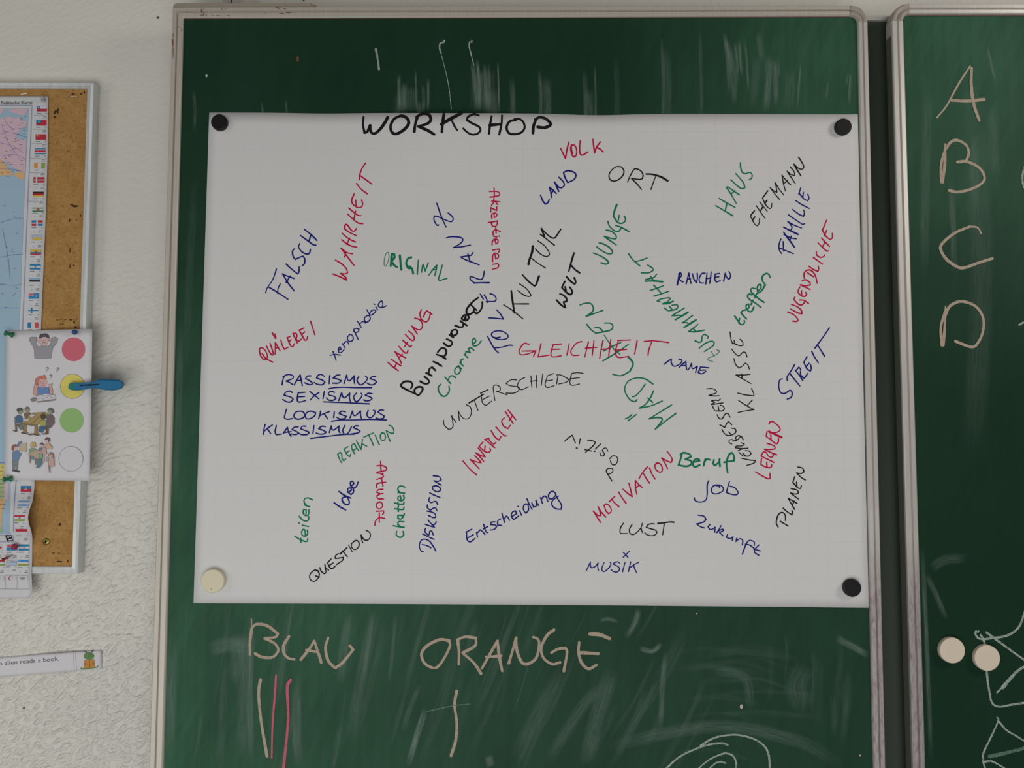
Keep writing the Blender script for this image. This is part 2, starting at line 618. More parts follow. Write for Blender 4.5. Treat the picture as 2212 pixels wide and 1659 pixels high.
BOT = 1860.0
mainboard = thing('chalkboard', 'green chalkboard wing carrying the white paper, with BLAU and ORANGE chalked below', 'chalkboard', U(1100, 850, 0.005))
bm = bmesh.new()
panel(bm, [(384, 25), (1863, 22), (1905, BOT - 10), (333, BOT - 10)], Y_PANEL, Y_WINGBACK - 0.001)
obj('panel', bm, M_BOARD, mainboard)
lo, li = (lambda y: 372 - 51 * (y - 14) / 1645), (lambda y: 395.5 - 43.5 * (y - 38) / 1621)
ro, ri = (lambda y: 1875 + 39 * (y - 48) / 1611), (lambda y: 1853 + 34 * (y - 48) / 1611)
bm = bmesh.new()
sweep(bm, [((372, 14), (395.5, 38)), ((lo(1000), 1000), (li(1000), 1000))], PROFILE)
sweep(bm, [((lo(1000), 1000), (li(1000), 1000)), ((lo(BOT), BOT), (li(BOT - 28), BOT - 28))], PROFILE, 1)
side = obj('frame_rail', bm, [M_CREAM, M_CREAM], mainboard)
bm = bmesh.new()
sweep(bm, [((372, 14), (395.5, 38)), ((900, 13), (900, 37)), ((1100, 12.6), (1100, 36.4))], PROFILE)
sweep(bm, [((1100, 12.6), (1100, 36.4)), ((1836, 11), (1836, 34))], PROFILE, 1)
toprail = obj('frame_rail', bm, [M_CREAM, M_CREAM], mainboard)
bm = bmesh.new()
oc = bez((1836, 11), (1871, 12), (1875, 48), 10)
ic = bez((1836, 34), (1851, 34), (1853, 48), 10)
CPROF = [(0.0, Y_WINGBACK), (0.0, 0.0), (0.03, -0.0034), (0.10, -0.0046), (0.38, -0.0046), (0.43, -0.0016), (0.50, -0.0016), (0.55, -0.0046), (0.9, -0.0046),
         (1.0, 0.0006)]
sweep(bm, list(zip(oc, ic)), CPROF)
obj('corner_cap', bm, M_CORNER, mainboard, 'grey beige plastic corner cap', True)
bm = bmesh.new()
sweep(bm, [((1875, 48), (1853, 48)), ((ro(1100), 1100), (ri(1100), 1100))], PROFILE)
sweep(bm, [((ro(1100), 1100), (ri(1100), 1100)), ((ro(BOT), BOT), (ri(BOT - 28), BOT - 28))], PROFILE, 1)
obj('frame_rail', bm, [M_ALU, M_ALU_DULL], mainboard)
bm = bmesh.new()
sweep(bm, [((lo(BOT), BOT), (li(BOT - 28), BOT - 28)), ((ro(BOT), BOT), (ri(BOT - 28), BOT - 28))], PROFILE)
obj('frame_rail', bm, M_ALU_DULL, mainboard)
# cream strip capping the old part of the top rail
bm = bmesh.new()
sp_ = [(374, 14.5), (376, 9), (384, 6.5), (660, 6.8), (671, 7), (684, 11), (684, 13.5)]
prism(bm, [U(x, y, -0.002) for x, y in sp_], [(p.x, 0.0145, p.z) for p in (U(x, y, -0.002) for x, y in sp_)])
obj('cap_strip', bm, mat('cream_strip', (158, 148, 132), 0.55), mainboard, 'short cream strip on top of the frame')
# rust on the lacquer
bm = bmesh.new()
RG = (330, 0, 5.53)
def blob(reg, x0, x1, y0, y1, n, mi, mp):
    for _ in range(n):
        cx, cy = random.uniform(x0, x1), random.uniform(y0, y1)
        rx, ry = random.uniform(0.15, 0.5) * (x1 - x0) * 0.35, random.uniform(0.25, 0.6) * (y1 - y0) * 0.5
        pts = [(cx + rx * random.uniform(0.5, 1.2) * math.cos(t), cy + ry * random.uniform(0.5, 1.2) * math.sin(t))
               for t in (2 * math.pi * i / 9 for i in range(9))]
        fill(bm, sub(reg, pts), mp, mi)
rm = flat(-0.0046)
blob(RG, 575, 610, 85, 180, 6, 0, rm); blob(RG, 570, 680, 172, 186, 6, 0, rm); blob(RG, 690, 910, 184, 192, 6, 1, rm)
blob(RG, 1470, 1620, 82, 106, 7, 0, rm); blob(RG, 1460, 1640, 150, 165, 6, 1, rm); blob(RG, 1300, 1350, 148, 160, 2, 1, rm)
blob(RG, 1668, 1690, 150, 170, 2, 1, rm); blob(RG, 800, 870, 100, 114, 3, 0, rm); blob(RG, 640, 660, 102, 112, 1, 0, rm)
blob(RG, 300, 350, 318, 332, 3, 0, rm); blob(RG, 330, 350, 340, 410, 4, 1, rm); blob(RG, 225, 250, 400, 660, 9, 0, rm)
blob(RG, 250, 270, 328, 350, 2, 0, rm); blob(RG, 215, 250, 872, 884, 2, 1, rm); blob(RG, 1880, 1950, 45, 66, 3, 0, flat(-0.0028))
r_ = obj('rust_stain', bm, [M_RUST, M_RUSTRED], mainboard, 'brown rust spots on the cream lacquer')
r_['kind'] = 'stuff'

# right wing
rightboard = thing('chalkboard', 'green chalkboard wing on the right with A B C D chalked in a column', 'chalkboard', U(2400, 850, 0.005))
RX = 3400.0
rlo, rli = (lambda y: 1926.4 + 45.6 * (y - 45) / 1614), (lambda y: 1953 + 48 * (y - 45) / 1614)
bm = bmesh.new()
panel(bm, [(1940, 18), (RX - 12, 18), (RX + 70, BOT - 10), (1990, BOT - 10)], Y_PANEL, Y_WINGBACK - 0.001)
obj('panel', bm, M_BOARD2, rightboard)
bm = bmesh.new()
sweep(bm, [((1964, 7.4), (1964, 30.5)), ((RX, 7.4), (RX - 23, 30.5))], PROFILE)
obj('frame_rail', bm, M_ALU, rightboard)
bm = bmesh.new()
oc = bez((1964, 7.4), (1929, 9), (1926.4, 45), 10)
ic = bez((1964, 30.5), (1954, 31), (1953, 45), 10)
sweep(bm, list(zip(oc, ic)), CPROF)
obj('corner_cap', bm, M_CORNER, rightboard, 'grey beige plastic corner cap', True)
bm = bmesh.new()
sweep(bm, [((rlo(45), 45), (rli(45), 45)), ((rlo(1150), 1150), (rli(1150), 1150))], PROFILE)
sweep(bm, [((rlo(1150), 1150), (rli(1150), 1150)), ((rlo(BOT), BOT), (rli(BOT - 28), BOT - 28))], PROFILE, 1)
obj('frame_rail', bm, [M_ALU, M_ALU_DULL], rightboard)
bm = bmesh.new()
sweep(bm, [((RX, 7.4), (RX - 23, 30.5)), ((RX + 90, BOT), (RX + 62, BOT - 28))], PROFILE)
obj('frame_rail', bm, M_ALU, rightboard)
bm = bmesh.new()
sweep(bm, [((rlo(BOT), BOT), (rli(BOT - 28), BOT - 28)), ((RX + 90, BOT), (RX + 62, BOT - 28))], PROFILE)
obj('frame_rail', bm, M_ALU_DULL, rightboard)

# dark edge strips of the wings (seen in the gap)
for brd, fx in ((rightboard, rlo), (mainboard, ro)):
    bm = bmesh.new()
    a, b = U(fx(75), 75, Y_RAIL), U(fx(BOT - 20), BOT - 20, Y_RAIL)
    sgn = -1 if brd is rightboard else 1
    e = 0.0006 * sgn
    prism(bm, [(a.x - e, -0.0008, a.z), (a.x + e, -0.0008, a.z), (b.x + e, -0.0008, b.z), (b.x - e, -0.0008, b.z)],
          [(a.x - e, 0.0148, a.z), (a.x + e, 0.0148, a.z), (b.x + e, 0.0148, b.z), (b.x - e, 0.0148, b.z)])
    obj('edge_strip', bm, M_SIDE, brd, 'dark edge strip')

# middle board behind both wings, seen in the gap
centre = thing('chalkboard', 'middle chalkboard behind, seen only in the dark gap between both wings', 'chalkboard', U(1900, 850, Y_CPANEL))
def cpt(px, py):
    return U(px, py, Y_CRAIL)
bm = bmesh.new()
xa, xb = cpt(395, 40).x, cpt(3330, 40).x
zt, zb = cpt(1900, 36).z, cpt(1900, 1800).z
box(bm, xa, xb, Y_CPANEL, Y_CBACK, zb, zt)
obj('panel', bm, M_CBOARD, centre)
bm = bmesh.new()
z1, z0 = cpt(1897, 31).z, cpt(1897, 43).z
prism(bm, [(xa, Y_CRAIL + .001, z0), (xa, Y_CRAIL, z0 + .002), (xa, Y_CRAIL, z1 - .003), (xa, Y_CRAIL + .003, z1), (xa, Y_CBACK, z1), (xa, Y_CBACK, z0)],
      [(xb, Y_CRAIL + .001, z0), (xb, Y_CRAIL, z0 + .002), (xb, Y_CRAIL, z1 - .003), (xb, Y_CRAIL + .003, z1), (xb, Y_CBACK, z1), (xb, Y_CBACK, z0)])
obj('frame_rail', bm, M_ALU, centre)
# hinge leaves joining the wings to the middle board
for px in (430, 3250):
    bm = bmesh.new()
    q = U(px, 400, Y_WINGBACK)
    box(bm, q.x - 0.012, q.x + 0.012, Y_WINGBACK - 0.0005, Y_CPANEL + 0.0005, q.z - 0.3, q.z + 0.1)
    obj('hinge', bm, M_ALU_DULL, centre)

# wall rail that carries the boards
def wr(px):
    return U(px, 4, Y_CBACK + 0.01).x
bm = bmesh.new()
top_z = 2.25
box(bm, wr(486), wr(503), Y_CBACK, Y_WALL, 0.6, top_z)
box(bm, wr(507), wr(515), Y_CBACK, Y_WALL, 0.6, top_z)
box(bm, wr(503), wr(507), Y_CBACK + 0.012, Y_WALL, 0.6, top_z)
tag(obj('support_rail', bm, M_ALU), 'aluminium wall rail rising behind the top edge of the main chalkboard', 'rail')

# ------------------------------------------------------------------ chalk on the boards
BM = flat(Y_PANEL, 0.0005)
T7, T8 = (510, 1320, 2.665), (1980, 100, 2.44)
def mark(board, name, s, reg, w, c, label, taper=0.0):
    bm = bmesh.new()
    strokes(bm, s, reg, w, BM, taper)
    return obj(name, bm, CHALK[c], board, label)

mark(mainboard, 'chalk_word', '2.5:88,45 90,100 | 80,250 80,180 90,100 | 92,95 120,75 180,85 240,130 225,150 165,158 220,185 243,225 210,265 150,265 110,245 '
     '| 305,145 275,195 275,240 300,270 335,278 | 372,280 420,220 450,172 470,230 490,295 | 405,225 465,235 | 530,155 515,210 530,285 570,328 610,300 660,240 674,222 655,200',
     T7, 6.0, 'T', 'beige chalk word BLAU')
mark(mainboard, 'chalk_word', '1228,170 1170,165 1100,200 1068,245 1085,300 1140,328 1175,305 1215,240 1232,190 1215,165 | 1282,305 1283,230 1275,165 '
     '| 1275,165 1320,148 1380,155 1375,200 1305,240 | 1305,242 1370,300 1410,360 | 1415,330 1460,250 1505,172 1515,260 1532,345 | 1440,265 1525,258 '
     '| 1570,300 1600,200 1612,155 | 1610,160 1620,240 1650,300 1690,300 1730,265 1745,190 1735,160 1710,150 '
     '| 1830,108 1790,140 1757,210 1770,270 1820,305 1865,295 | 1815,240 1850,220 1895,212 1905,240 1887,345 '
     '| 1975,180 1972,240 1990,300 2030,332 2075,310 | 7:1985,240 2085,245 | 8:2038,132 2090,135 2150,158', T7, 6.0, 'T', 'beige chalk word ORANGE')
mark(mainboard, 'chalk_stroke', '140,395 130,480 145,640 178,835', T7, 6.5, 'T', 'beige chalk tally stroke under BLAU')
mark(mainboard, 'chalk_stroke', '230,370 222,500 210,650 205,845', T7, 4.2, 'P', 'thin pink chalk tally stroke under BLAU')
mark(mainboard, 'chalk_stroke', '314,398 295,440 300,600 290,740 272,910', T7, 6, 'P', 'thick pink chalk tally stroke under BLAU')
mark(mainboard, 'chalk_stroke', '1270,460 1258,540 1270,640 1265,740 1238,832', T7, 6.2, 'T', 'beige chalk tally stroke under ORANGE')
mark(mainboard, 'chalk_stroke', '1100,578 1200,555 1270,542 1348,535', T7, 2.2, 'F', 'faint white chalk line across the tally stroke')
A1 = (1380, 1500, 5.53)
mark(mainboard, 'chalk_drawing', '290,940 335,879 480,750 680,650 860,595 1000,585 1060,605 | 740,610 900,520 1100,483 1250,495 1400,545 1500,620 1550,720 1565,879 1560,1000 '
     '| 3.6:680,930 720,879 850,775 1000,710 1070,708 1130,740 1160,810 1160,879 1150,960 | 3.6:810,940 850,879 920,820 980,805 1035,820', A1, 4.4, 'W',
     'white chalk spiral at the bottom')
A2 = (700, 60, 5.53)
mark(mainboard, 'chalk_stroke', '618,255 640,370 655,495', A2, 4.6, 'W', 'short white chalk stroke near the top, farthest left')
mark(mainboard, 'chalk_stroke', '1435,155 1430,175 1395,180 1378,225 1395,300 | 1.6:1395,300 1440,470 1490,700 1520,970', A2, 4, 'W', 'hooked white chalk stroke near the top, middle')
mark(mainboard, 'chalk_stroke', '1765,150 1765,175 1740,170 1732,215 1760,330 | 2:1760,330 1790,450', A2, 3, 'W', 'hooked white chalk stroke near the top, farthest right')
for cx, cy, rx, ry, c_ in ((1601.5, 1526.5, 3.4, 5, (196, 180, 168)), (643, 127, 3.2, 6.5, (110, 76, 58)), (446, 164, 2.4, 3, (196, 200, 190)), (1505, 1325, 2, 1.5, (196, 180, 140)), (1858, 1632, 2.4, 2, (196, 180, 168))):
    bm = bmesh.new()
    fill(bm, ell(cx, cy, rx, ry, 12), BM)
    obj('speck', bm, pm(c_, 0.9), mainboard)
# grime in the corner between rail and panel; under top rails also painted shadow
def grime(board, pts, w, m, label):
    bm = bmesh.new()
    ribbon(bm, smooth_runs(pts)[0], w, flat(-0.0008), False)
    obj('grime_shade_line', bm, m, board, label)
grime(mainboard, [(398, 39.5), (900, 38.6), (1835, 35.6)], 3.2, M_GRIME_SHADE, 'brown grime and painted shadow under the top rail')
grime(mainboard, [(365, 1180), (359, 1400), (352.5, 1659), (349, 1780)], 2.2, mat('pink_brown_grime', (150, 112, 96), 0.9), 'brown grime along the lower left rail')
grime(rightboard, [(1966, 32.5), (2100, 32.5), (2300, 32.5)], 4, M_GRIME_SHADE, 'brown grime and painted shadow under the top rail')
mark(rightboard, 'chalk_letter', '4:108,375 160,310 220,200 282,105 | 290,115 288,200 300,300 330,390 | 185,285 270,288 355,280', T8, 6.4, 'T', 'beige chalk letter A')
mark(rightboard, 'chalk_letter', '3:150,515 150,560 | 150,545 130,620 130,715 | 150,545 180,505 215,495 260,520 275,560 262,605 | 150,560 148,630 137,718 | 215,610 265,608 330,640 358,690 340,725 280,755 215,768 172,760',
     T8, 6, 'T', 'beige chalk letter B')
mark(rightboard, 'chalk_letter', '4:340,985 320,955 280,950 | 280,950 200,985 135,1040 128,1075 160,1125 220,1165 260,1165 330,1140 400,1118', T8, 6, 'T', 'beige chalk letter C')
mark(rightboard, 'chalk_letter', '3:152,1370 150,1420 | 150,1400 128,1480 133,1575 | 150,1420 175,1370 235,1345 310,1370 350,1430 350,1500 325,1560 290,1585 205,1555 | 150,1420 147,1500 140,1575',
     T8, 6, 'T', 'beige chalk letter D')
mark(rightboard, 'chalk_stroke', '620,560 585,600 560,670 562,730 590,790', T8, 4.5, 'W', 'white chalk curve at the right edge beside the B')
mark(rightboard, 'chalk_stroke', '540,1468 566,1455 620,1440', T8, 4.5, 'W', 'white chalk tick at the right edge beside the D')
A3 = (1960, 1320, 4.893)
mark(rightboard, 'chalk_drawing', '750,215 722,218 722,250 750,285 800,298 900,285 1020,268 1120,225 1190,150 1233,30 1260,-60 | 775,255 800,290 820,360 835,520 840,640 | 840,640 850,750 870,870 890,960 930,1000 990,1010 1100,990 1233,970 1330,960 '
     '| 835,225 950,310 1100,420 1233,515 1300,560', A3, 4.6, 'W', 'looped white chalk drawing under the ivory magnets')
bm = bmesh.new()
for pts, w in ((P('950,858 1010,800 1050,750', A3), 4), (P('1010,805 1060,745 1110,690', A3), 8), (P('1070,740 1150,645 1233,590 1300,560', A3), 5.5)):
    ribbon(bm, smooth_runs(pts)[0], w, BM)
obj('chalk_stroke', bm, CHALK['W'], rightboard, 'white chalk stroke swelling to the right edge')
bm = bmesh.new()
strokes(bm, '950,1125 960,1160 890,1320 830,1440 800,1520 805,1600 820,1659 830,1750 | 960,1160 1050,1260 1150,1320 1233,1370 1300,1400 | 800,1596 850,1588 900,1590 1000,1645 1060,1690', A3, 4, BM)
obj('chalk_drawing', bm, CHALK['W'], rightboard, 'pointed white chalk drawing at the lower right')
mark(rightboard, 'chalk_drawing', '870,1535 1000,1510 1233,1450 1330,1430', A3, 8, 'F', 'broad faint chalk stroke')

def smear(board, lst):
    bm = bmesh.new()
    lay = bm.verts.layers.float.new('dust')
    lav = bm.verts.layers.float_vector.new('wipe')
    mp = flat(Y_PANEL, 0.00015)
    for q_, (pts, w, a) in enumerate(lst):
        d = smooth_runs(pts, 179)[0]
        n = len(d)
        rows = []
        run = 0.0
        lift = q_ * 1.5e-6
        for i, p in enumerate(d):
            q0, q1 = d[max(0, i - 1)], d[min(n - 1, i + 1)]
            l = math.hypot(q1[0] - q0[0], q1[1] - q0[1]) or 1
            nx, ny = -(q1[1] - q0[1]) / l, (q1[0] - q0[0]) / l
            t = i / (n - 1)
            al = a * min(1, t * 5) * min(1, (1 - t) * 4)
            run += math.hypot(p[0] - q0[0], p[1] - q0[1])
            row = []
            for k, e in ((-1, 0), (-0.5, 0.8), (0, 1), (0.5, 0.8), (1, 0)):
                vv = bm.verts.new(mp(p[0] + nx * k * w / 2, p[1] + ny * k * w / 2, lift))
                vv[lav] = Vector((k * w / 2 / 2.4, run / 70.0, q_ * 3.7))
                vv[lay] = al * e
                row.append(vv)
            rows.append(row)
        for ra, rb in zip(rows, rows[1:]):
            for k in range(4):
                bm.faces.new((ra[k], ra[k + 1], rb[k + 1], rb[k]))
    o = obj('chalk_smear', bm, M_SMEAR, board, 'wiped streaks of chalk dust')
    o['kind'] = 'stuff'
A4 = (1500, 30, 5.82)
def S(s, w, a, reg=A4):
    return (P(s, reg), w, a)
rs = random.Random(11)
wipes = []
for _ in range(60):                      # long sponge strokes under the paper, leaning to the right
    x, y = rs.uniform(380, 1450), rs.uniform(1290, 1620)
    L = rs.uniform(90, 300)
    lean = rs.uniform(0.03, 0.14) + max(0.0, (x - 600) / 900.0) * 0.30
    wipes.append(([(x + L * lean, y - L * 0.5), (x + L * lean * 0.35, y), (x - L * lean * 0.5, y + L * 0.5)], rs.uniform(4, 20), rs.uniform(0.05, 0.17)))
for _ in range(16):                      # flat strokes beside the wiped patch
    x, y = rs.uniform(1440, 1560), rs.uniform(1400, 1640)
    wipes.append(([(x, y), (x + 90, y - 8), (x + rs.uniform(160, 260), y + rs.uniform(-5, 30))], rs.uniform(6, 20), rs.uniform(0.04, 0.10)))
for _ in range(12):
    x, y = rs.uniform(1660, 1840), rs.uniform(1330, 1500)
    wipes.append(([(x, y), (x + 4, y + 60), (x - 2, y + rs.uniform(90, 160))], rs.uniform(6, 22), rs.uniform(0.05, 0.12)))
for x, y0, a_, w_ in ((1165, 150, .35, 10), (1180, 165, .3, 22), (1262, 150, .3, 12), (1284, 140, .4, 6), (1270, 190, .25, 26), (1430, 80, .3, 10), (1440, 100, .2, 20), (1512, 60, .25, 10), (1105, 165, .3, 14),
                      (1060, 190, .25, 40), (1330, 120, .15, 14), (418, 195, .3, 8), (565, 220, .5, 5), (617, 215, .5, 5), (860, 200, .2, 30), (905, 215, .25, 20)):
    wipes.append(([(x, y0), (x + 3, (y0 + 285) / 2), (x + 2, 285)], w_, a_))
smear(mainboard, wipes + [
    S('375,220 400,400 430,650 440,1000', 12, .5), S('420,330 470,600 500,900 500,1150', 14, .45), S('500,340 530,550 545,900', 9, .4),
    S('560,330 580,600 600,800', 8, .5), S('630,330 660,600 680,1000', 7, .4), S('800,230 830,400 850,600', 16, .25), S('940,520 930,800 900,1240', 18, .5),
    S('1000,560 1020,850 1020,1170', 15, .5), S('1050,540 1065,800', 7, .35), S('1340,600 1310,950 1295,1240', 6, .55), S('1680,850 1660,1080', 6, .35),
    S('1935,740 1915,900', 5, .5), S('1965,740 1945,1150', 7, .55), S('780,520 770,800 740,1200', 20, .2), S('1200,700 1190,1240', 30, .15),
    S('895,560 895,780 900,1000', 9, .6, A2), S('960,650 950,800 960,1000', 16, .4, A2), S('1092,500 1100,800 1110,1000', 5, .5, A2), S('1185,680 1190,850 1190,1000', 8, .5, A2),
    S('1245,600 1245,800 1240,1000', 7, .5, A2), S('1770,400 1800,650 1830,1000', 12, .5, A2), S('1830,370 1850,600 1860,1000', 10, .6, A2), S('1915,420 1930,700 1940,1000', 10, .5, A2),
    S('1965,430 1975,700 1980,1000', 8, .5, A2), S('2075,400 2085,700 2090,1000', 5, .7, A2), S('1900,500 1900,1000', 60, .3, A2), S('1000,700 1000,1000', 50, .25, A2),
    S('90,10 85,300 80,500 90,900', 16, .4, T7), S('350,420 350,700 360,900', 26, .4, T7), S('650,0 620,200 600,420', 24, .35, T7), S('790,10 760,200 730,420', 12, .4, T7),
    S('920,10 900,240 880,420', 10, .3, T7), S('1090,560 1040,720 990,900', 16, .75, T7), S('1060,420 1000,560 960,700', 14, .3, T7), S('1450,830 1470,900', 22, .4, T7),
    S('2170,330 2080,600 2010,900', 40, .3, T7), S('40,120 30,330 20,420', 60, .35, T7), S('2090,55 2140,45 2200,60', 10, .5, T7),
    S('1480,20 1470,60 1440,110', 16, .5, (330, 1300, 1.409)), S('2080,110 2130,135 2180,165', 18, .55, (330, 1300, 1.409)), S('1990,190 1960,260 1990,330', 60, .2, (330, 1300, 1.409)),
    S('1560,150 1550,280 1545,400', 14, .4, (330, 1300, 1.409)), S('1700,210 1800,230 1820,330', 24, .25, (330, 1300, 1.409)), S('1380,440 1700,380 1950,420 2100,500', 34, .28, (330, 1300, 1.409)),
    S('170,150 230,130 300,140', 40, .35, (330, 1300, 1.409)), S('680,20 640,200 600,420', 30, .25, (330, 1300, 1.409)), S('1250,200 1180,330 1100,480', 40, .2, (330, 1300, 1.409)),
    S('1380,240 1300,330 1200,490', 30, .25, (330, 1300, 1.409)), S('60,100 55,300 50,480', 30, .3, (330, 1300, 1.409)), S('270,200 280,330 270,480', 40, .25, (330, 1300, 1.409)),
    S('1480,140 1520,150 1550,125', 14, .6, (330, 1300, 1.409)), S('390,700 385,900 375,1100', 18, .25, (0, 0, 1)), S('420,380 400,800', 20, .12, (0, 0, 1)),
])
smear(rightboard, [S('370,0 390,80 415,190', 7, .5, T8), S('180,700 190,900 200,1200', 16, .3, T8), S('60,200 50,600 40,1200', 24, .25, T8), S('400,300 410,700', 30, .2, T8),
                   S('300,450 310,900', 20, .2, T8), S('2000,1240 2020,1280 2045,1340', 14, .35, (0, 0, 1)), S('1992,1180 2002,1400 2012,1650', 12, .4, (0, 0, 1)),
                   S('2010,1230 2040,1210 2090,1205', 26, .2, (0, 0, 1)), S('2100,200 2120,600 2100,1000', 60, .15, (0, 0, 1))])

# ------------------------------------------------------------------ the big paper
def paper_surf(x, z):
    p0, p1 = U(700, 243, 0), U(1230, 243, 0)
    h = 0.0
    t = (x - p0.x) / (p1.x - p0.x)
    if 0 < t < 1:
        h = 0.010 * math.sin(math.pi * t) ** 2 * (1 - sstep(0.0, 0.16, p0.z - z))
    return -0.0012 - h
PAPER = on(paper_surf)
def top_y(u):
    x = 452 + 1401 * u
    return 243 + 4 * u + 3.5 * math.exp(-((x - 1290) / 90.0) ** 2) + 1.5 * math.exp(-((x - 700) / 80.0) ** 2)
paper = thing('paper_sheet', 'large white squared paper covered in coloured handwritten words, held by four magnets', 'paper', U(1160, 780, -0.001))
bm = bmesh.new()
sheet(bm, top_y, lambda u: 1303 + 10 * u - 1.5 * math.sin(math.pi * u), lambda v: 452 - 34 * v, lambda v: 1853 + 24 * v - 1.0 * math.sin(math.pi * v), PAPER, 70, 40, (37.2, 27.7))
thicken(obj('sheet', bm, M_PAPER, paper, None, True), 0.0003)

REG = dict(R1=(760, 230, 4.8087), R2=(560, 340, 5.1833), R3=(800, 420, 5.53), R4=(1050, 290, 5.53), R5=(540, 630, 6.9125), R6=(550, 790, 6.9125), R7=(820, 620, 6.38),
           R8=(1040, 480, 6.9125), S1=(1520, 320, 6.9125), S2=(1260, 520, 5.925), S3=(1400, 560, 6.382), S4=(1560, 460, 6.382), S5=(930, 720, 4.0218), S6=(1210, 640, 5.5296),
           S7=(1500, 690, 5.184), S8=(980, 870, 5.821), T1=(1260, 960, 6.1444), T2=(1480, 890, 5.0267), T3=(1240, 1110, 9.2167), T4=(620, 980, 5.72), T5=(890, 1010, 6.32))

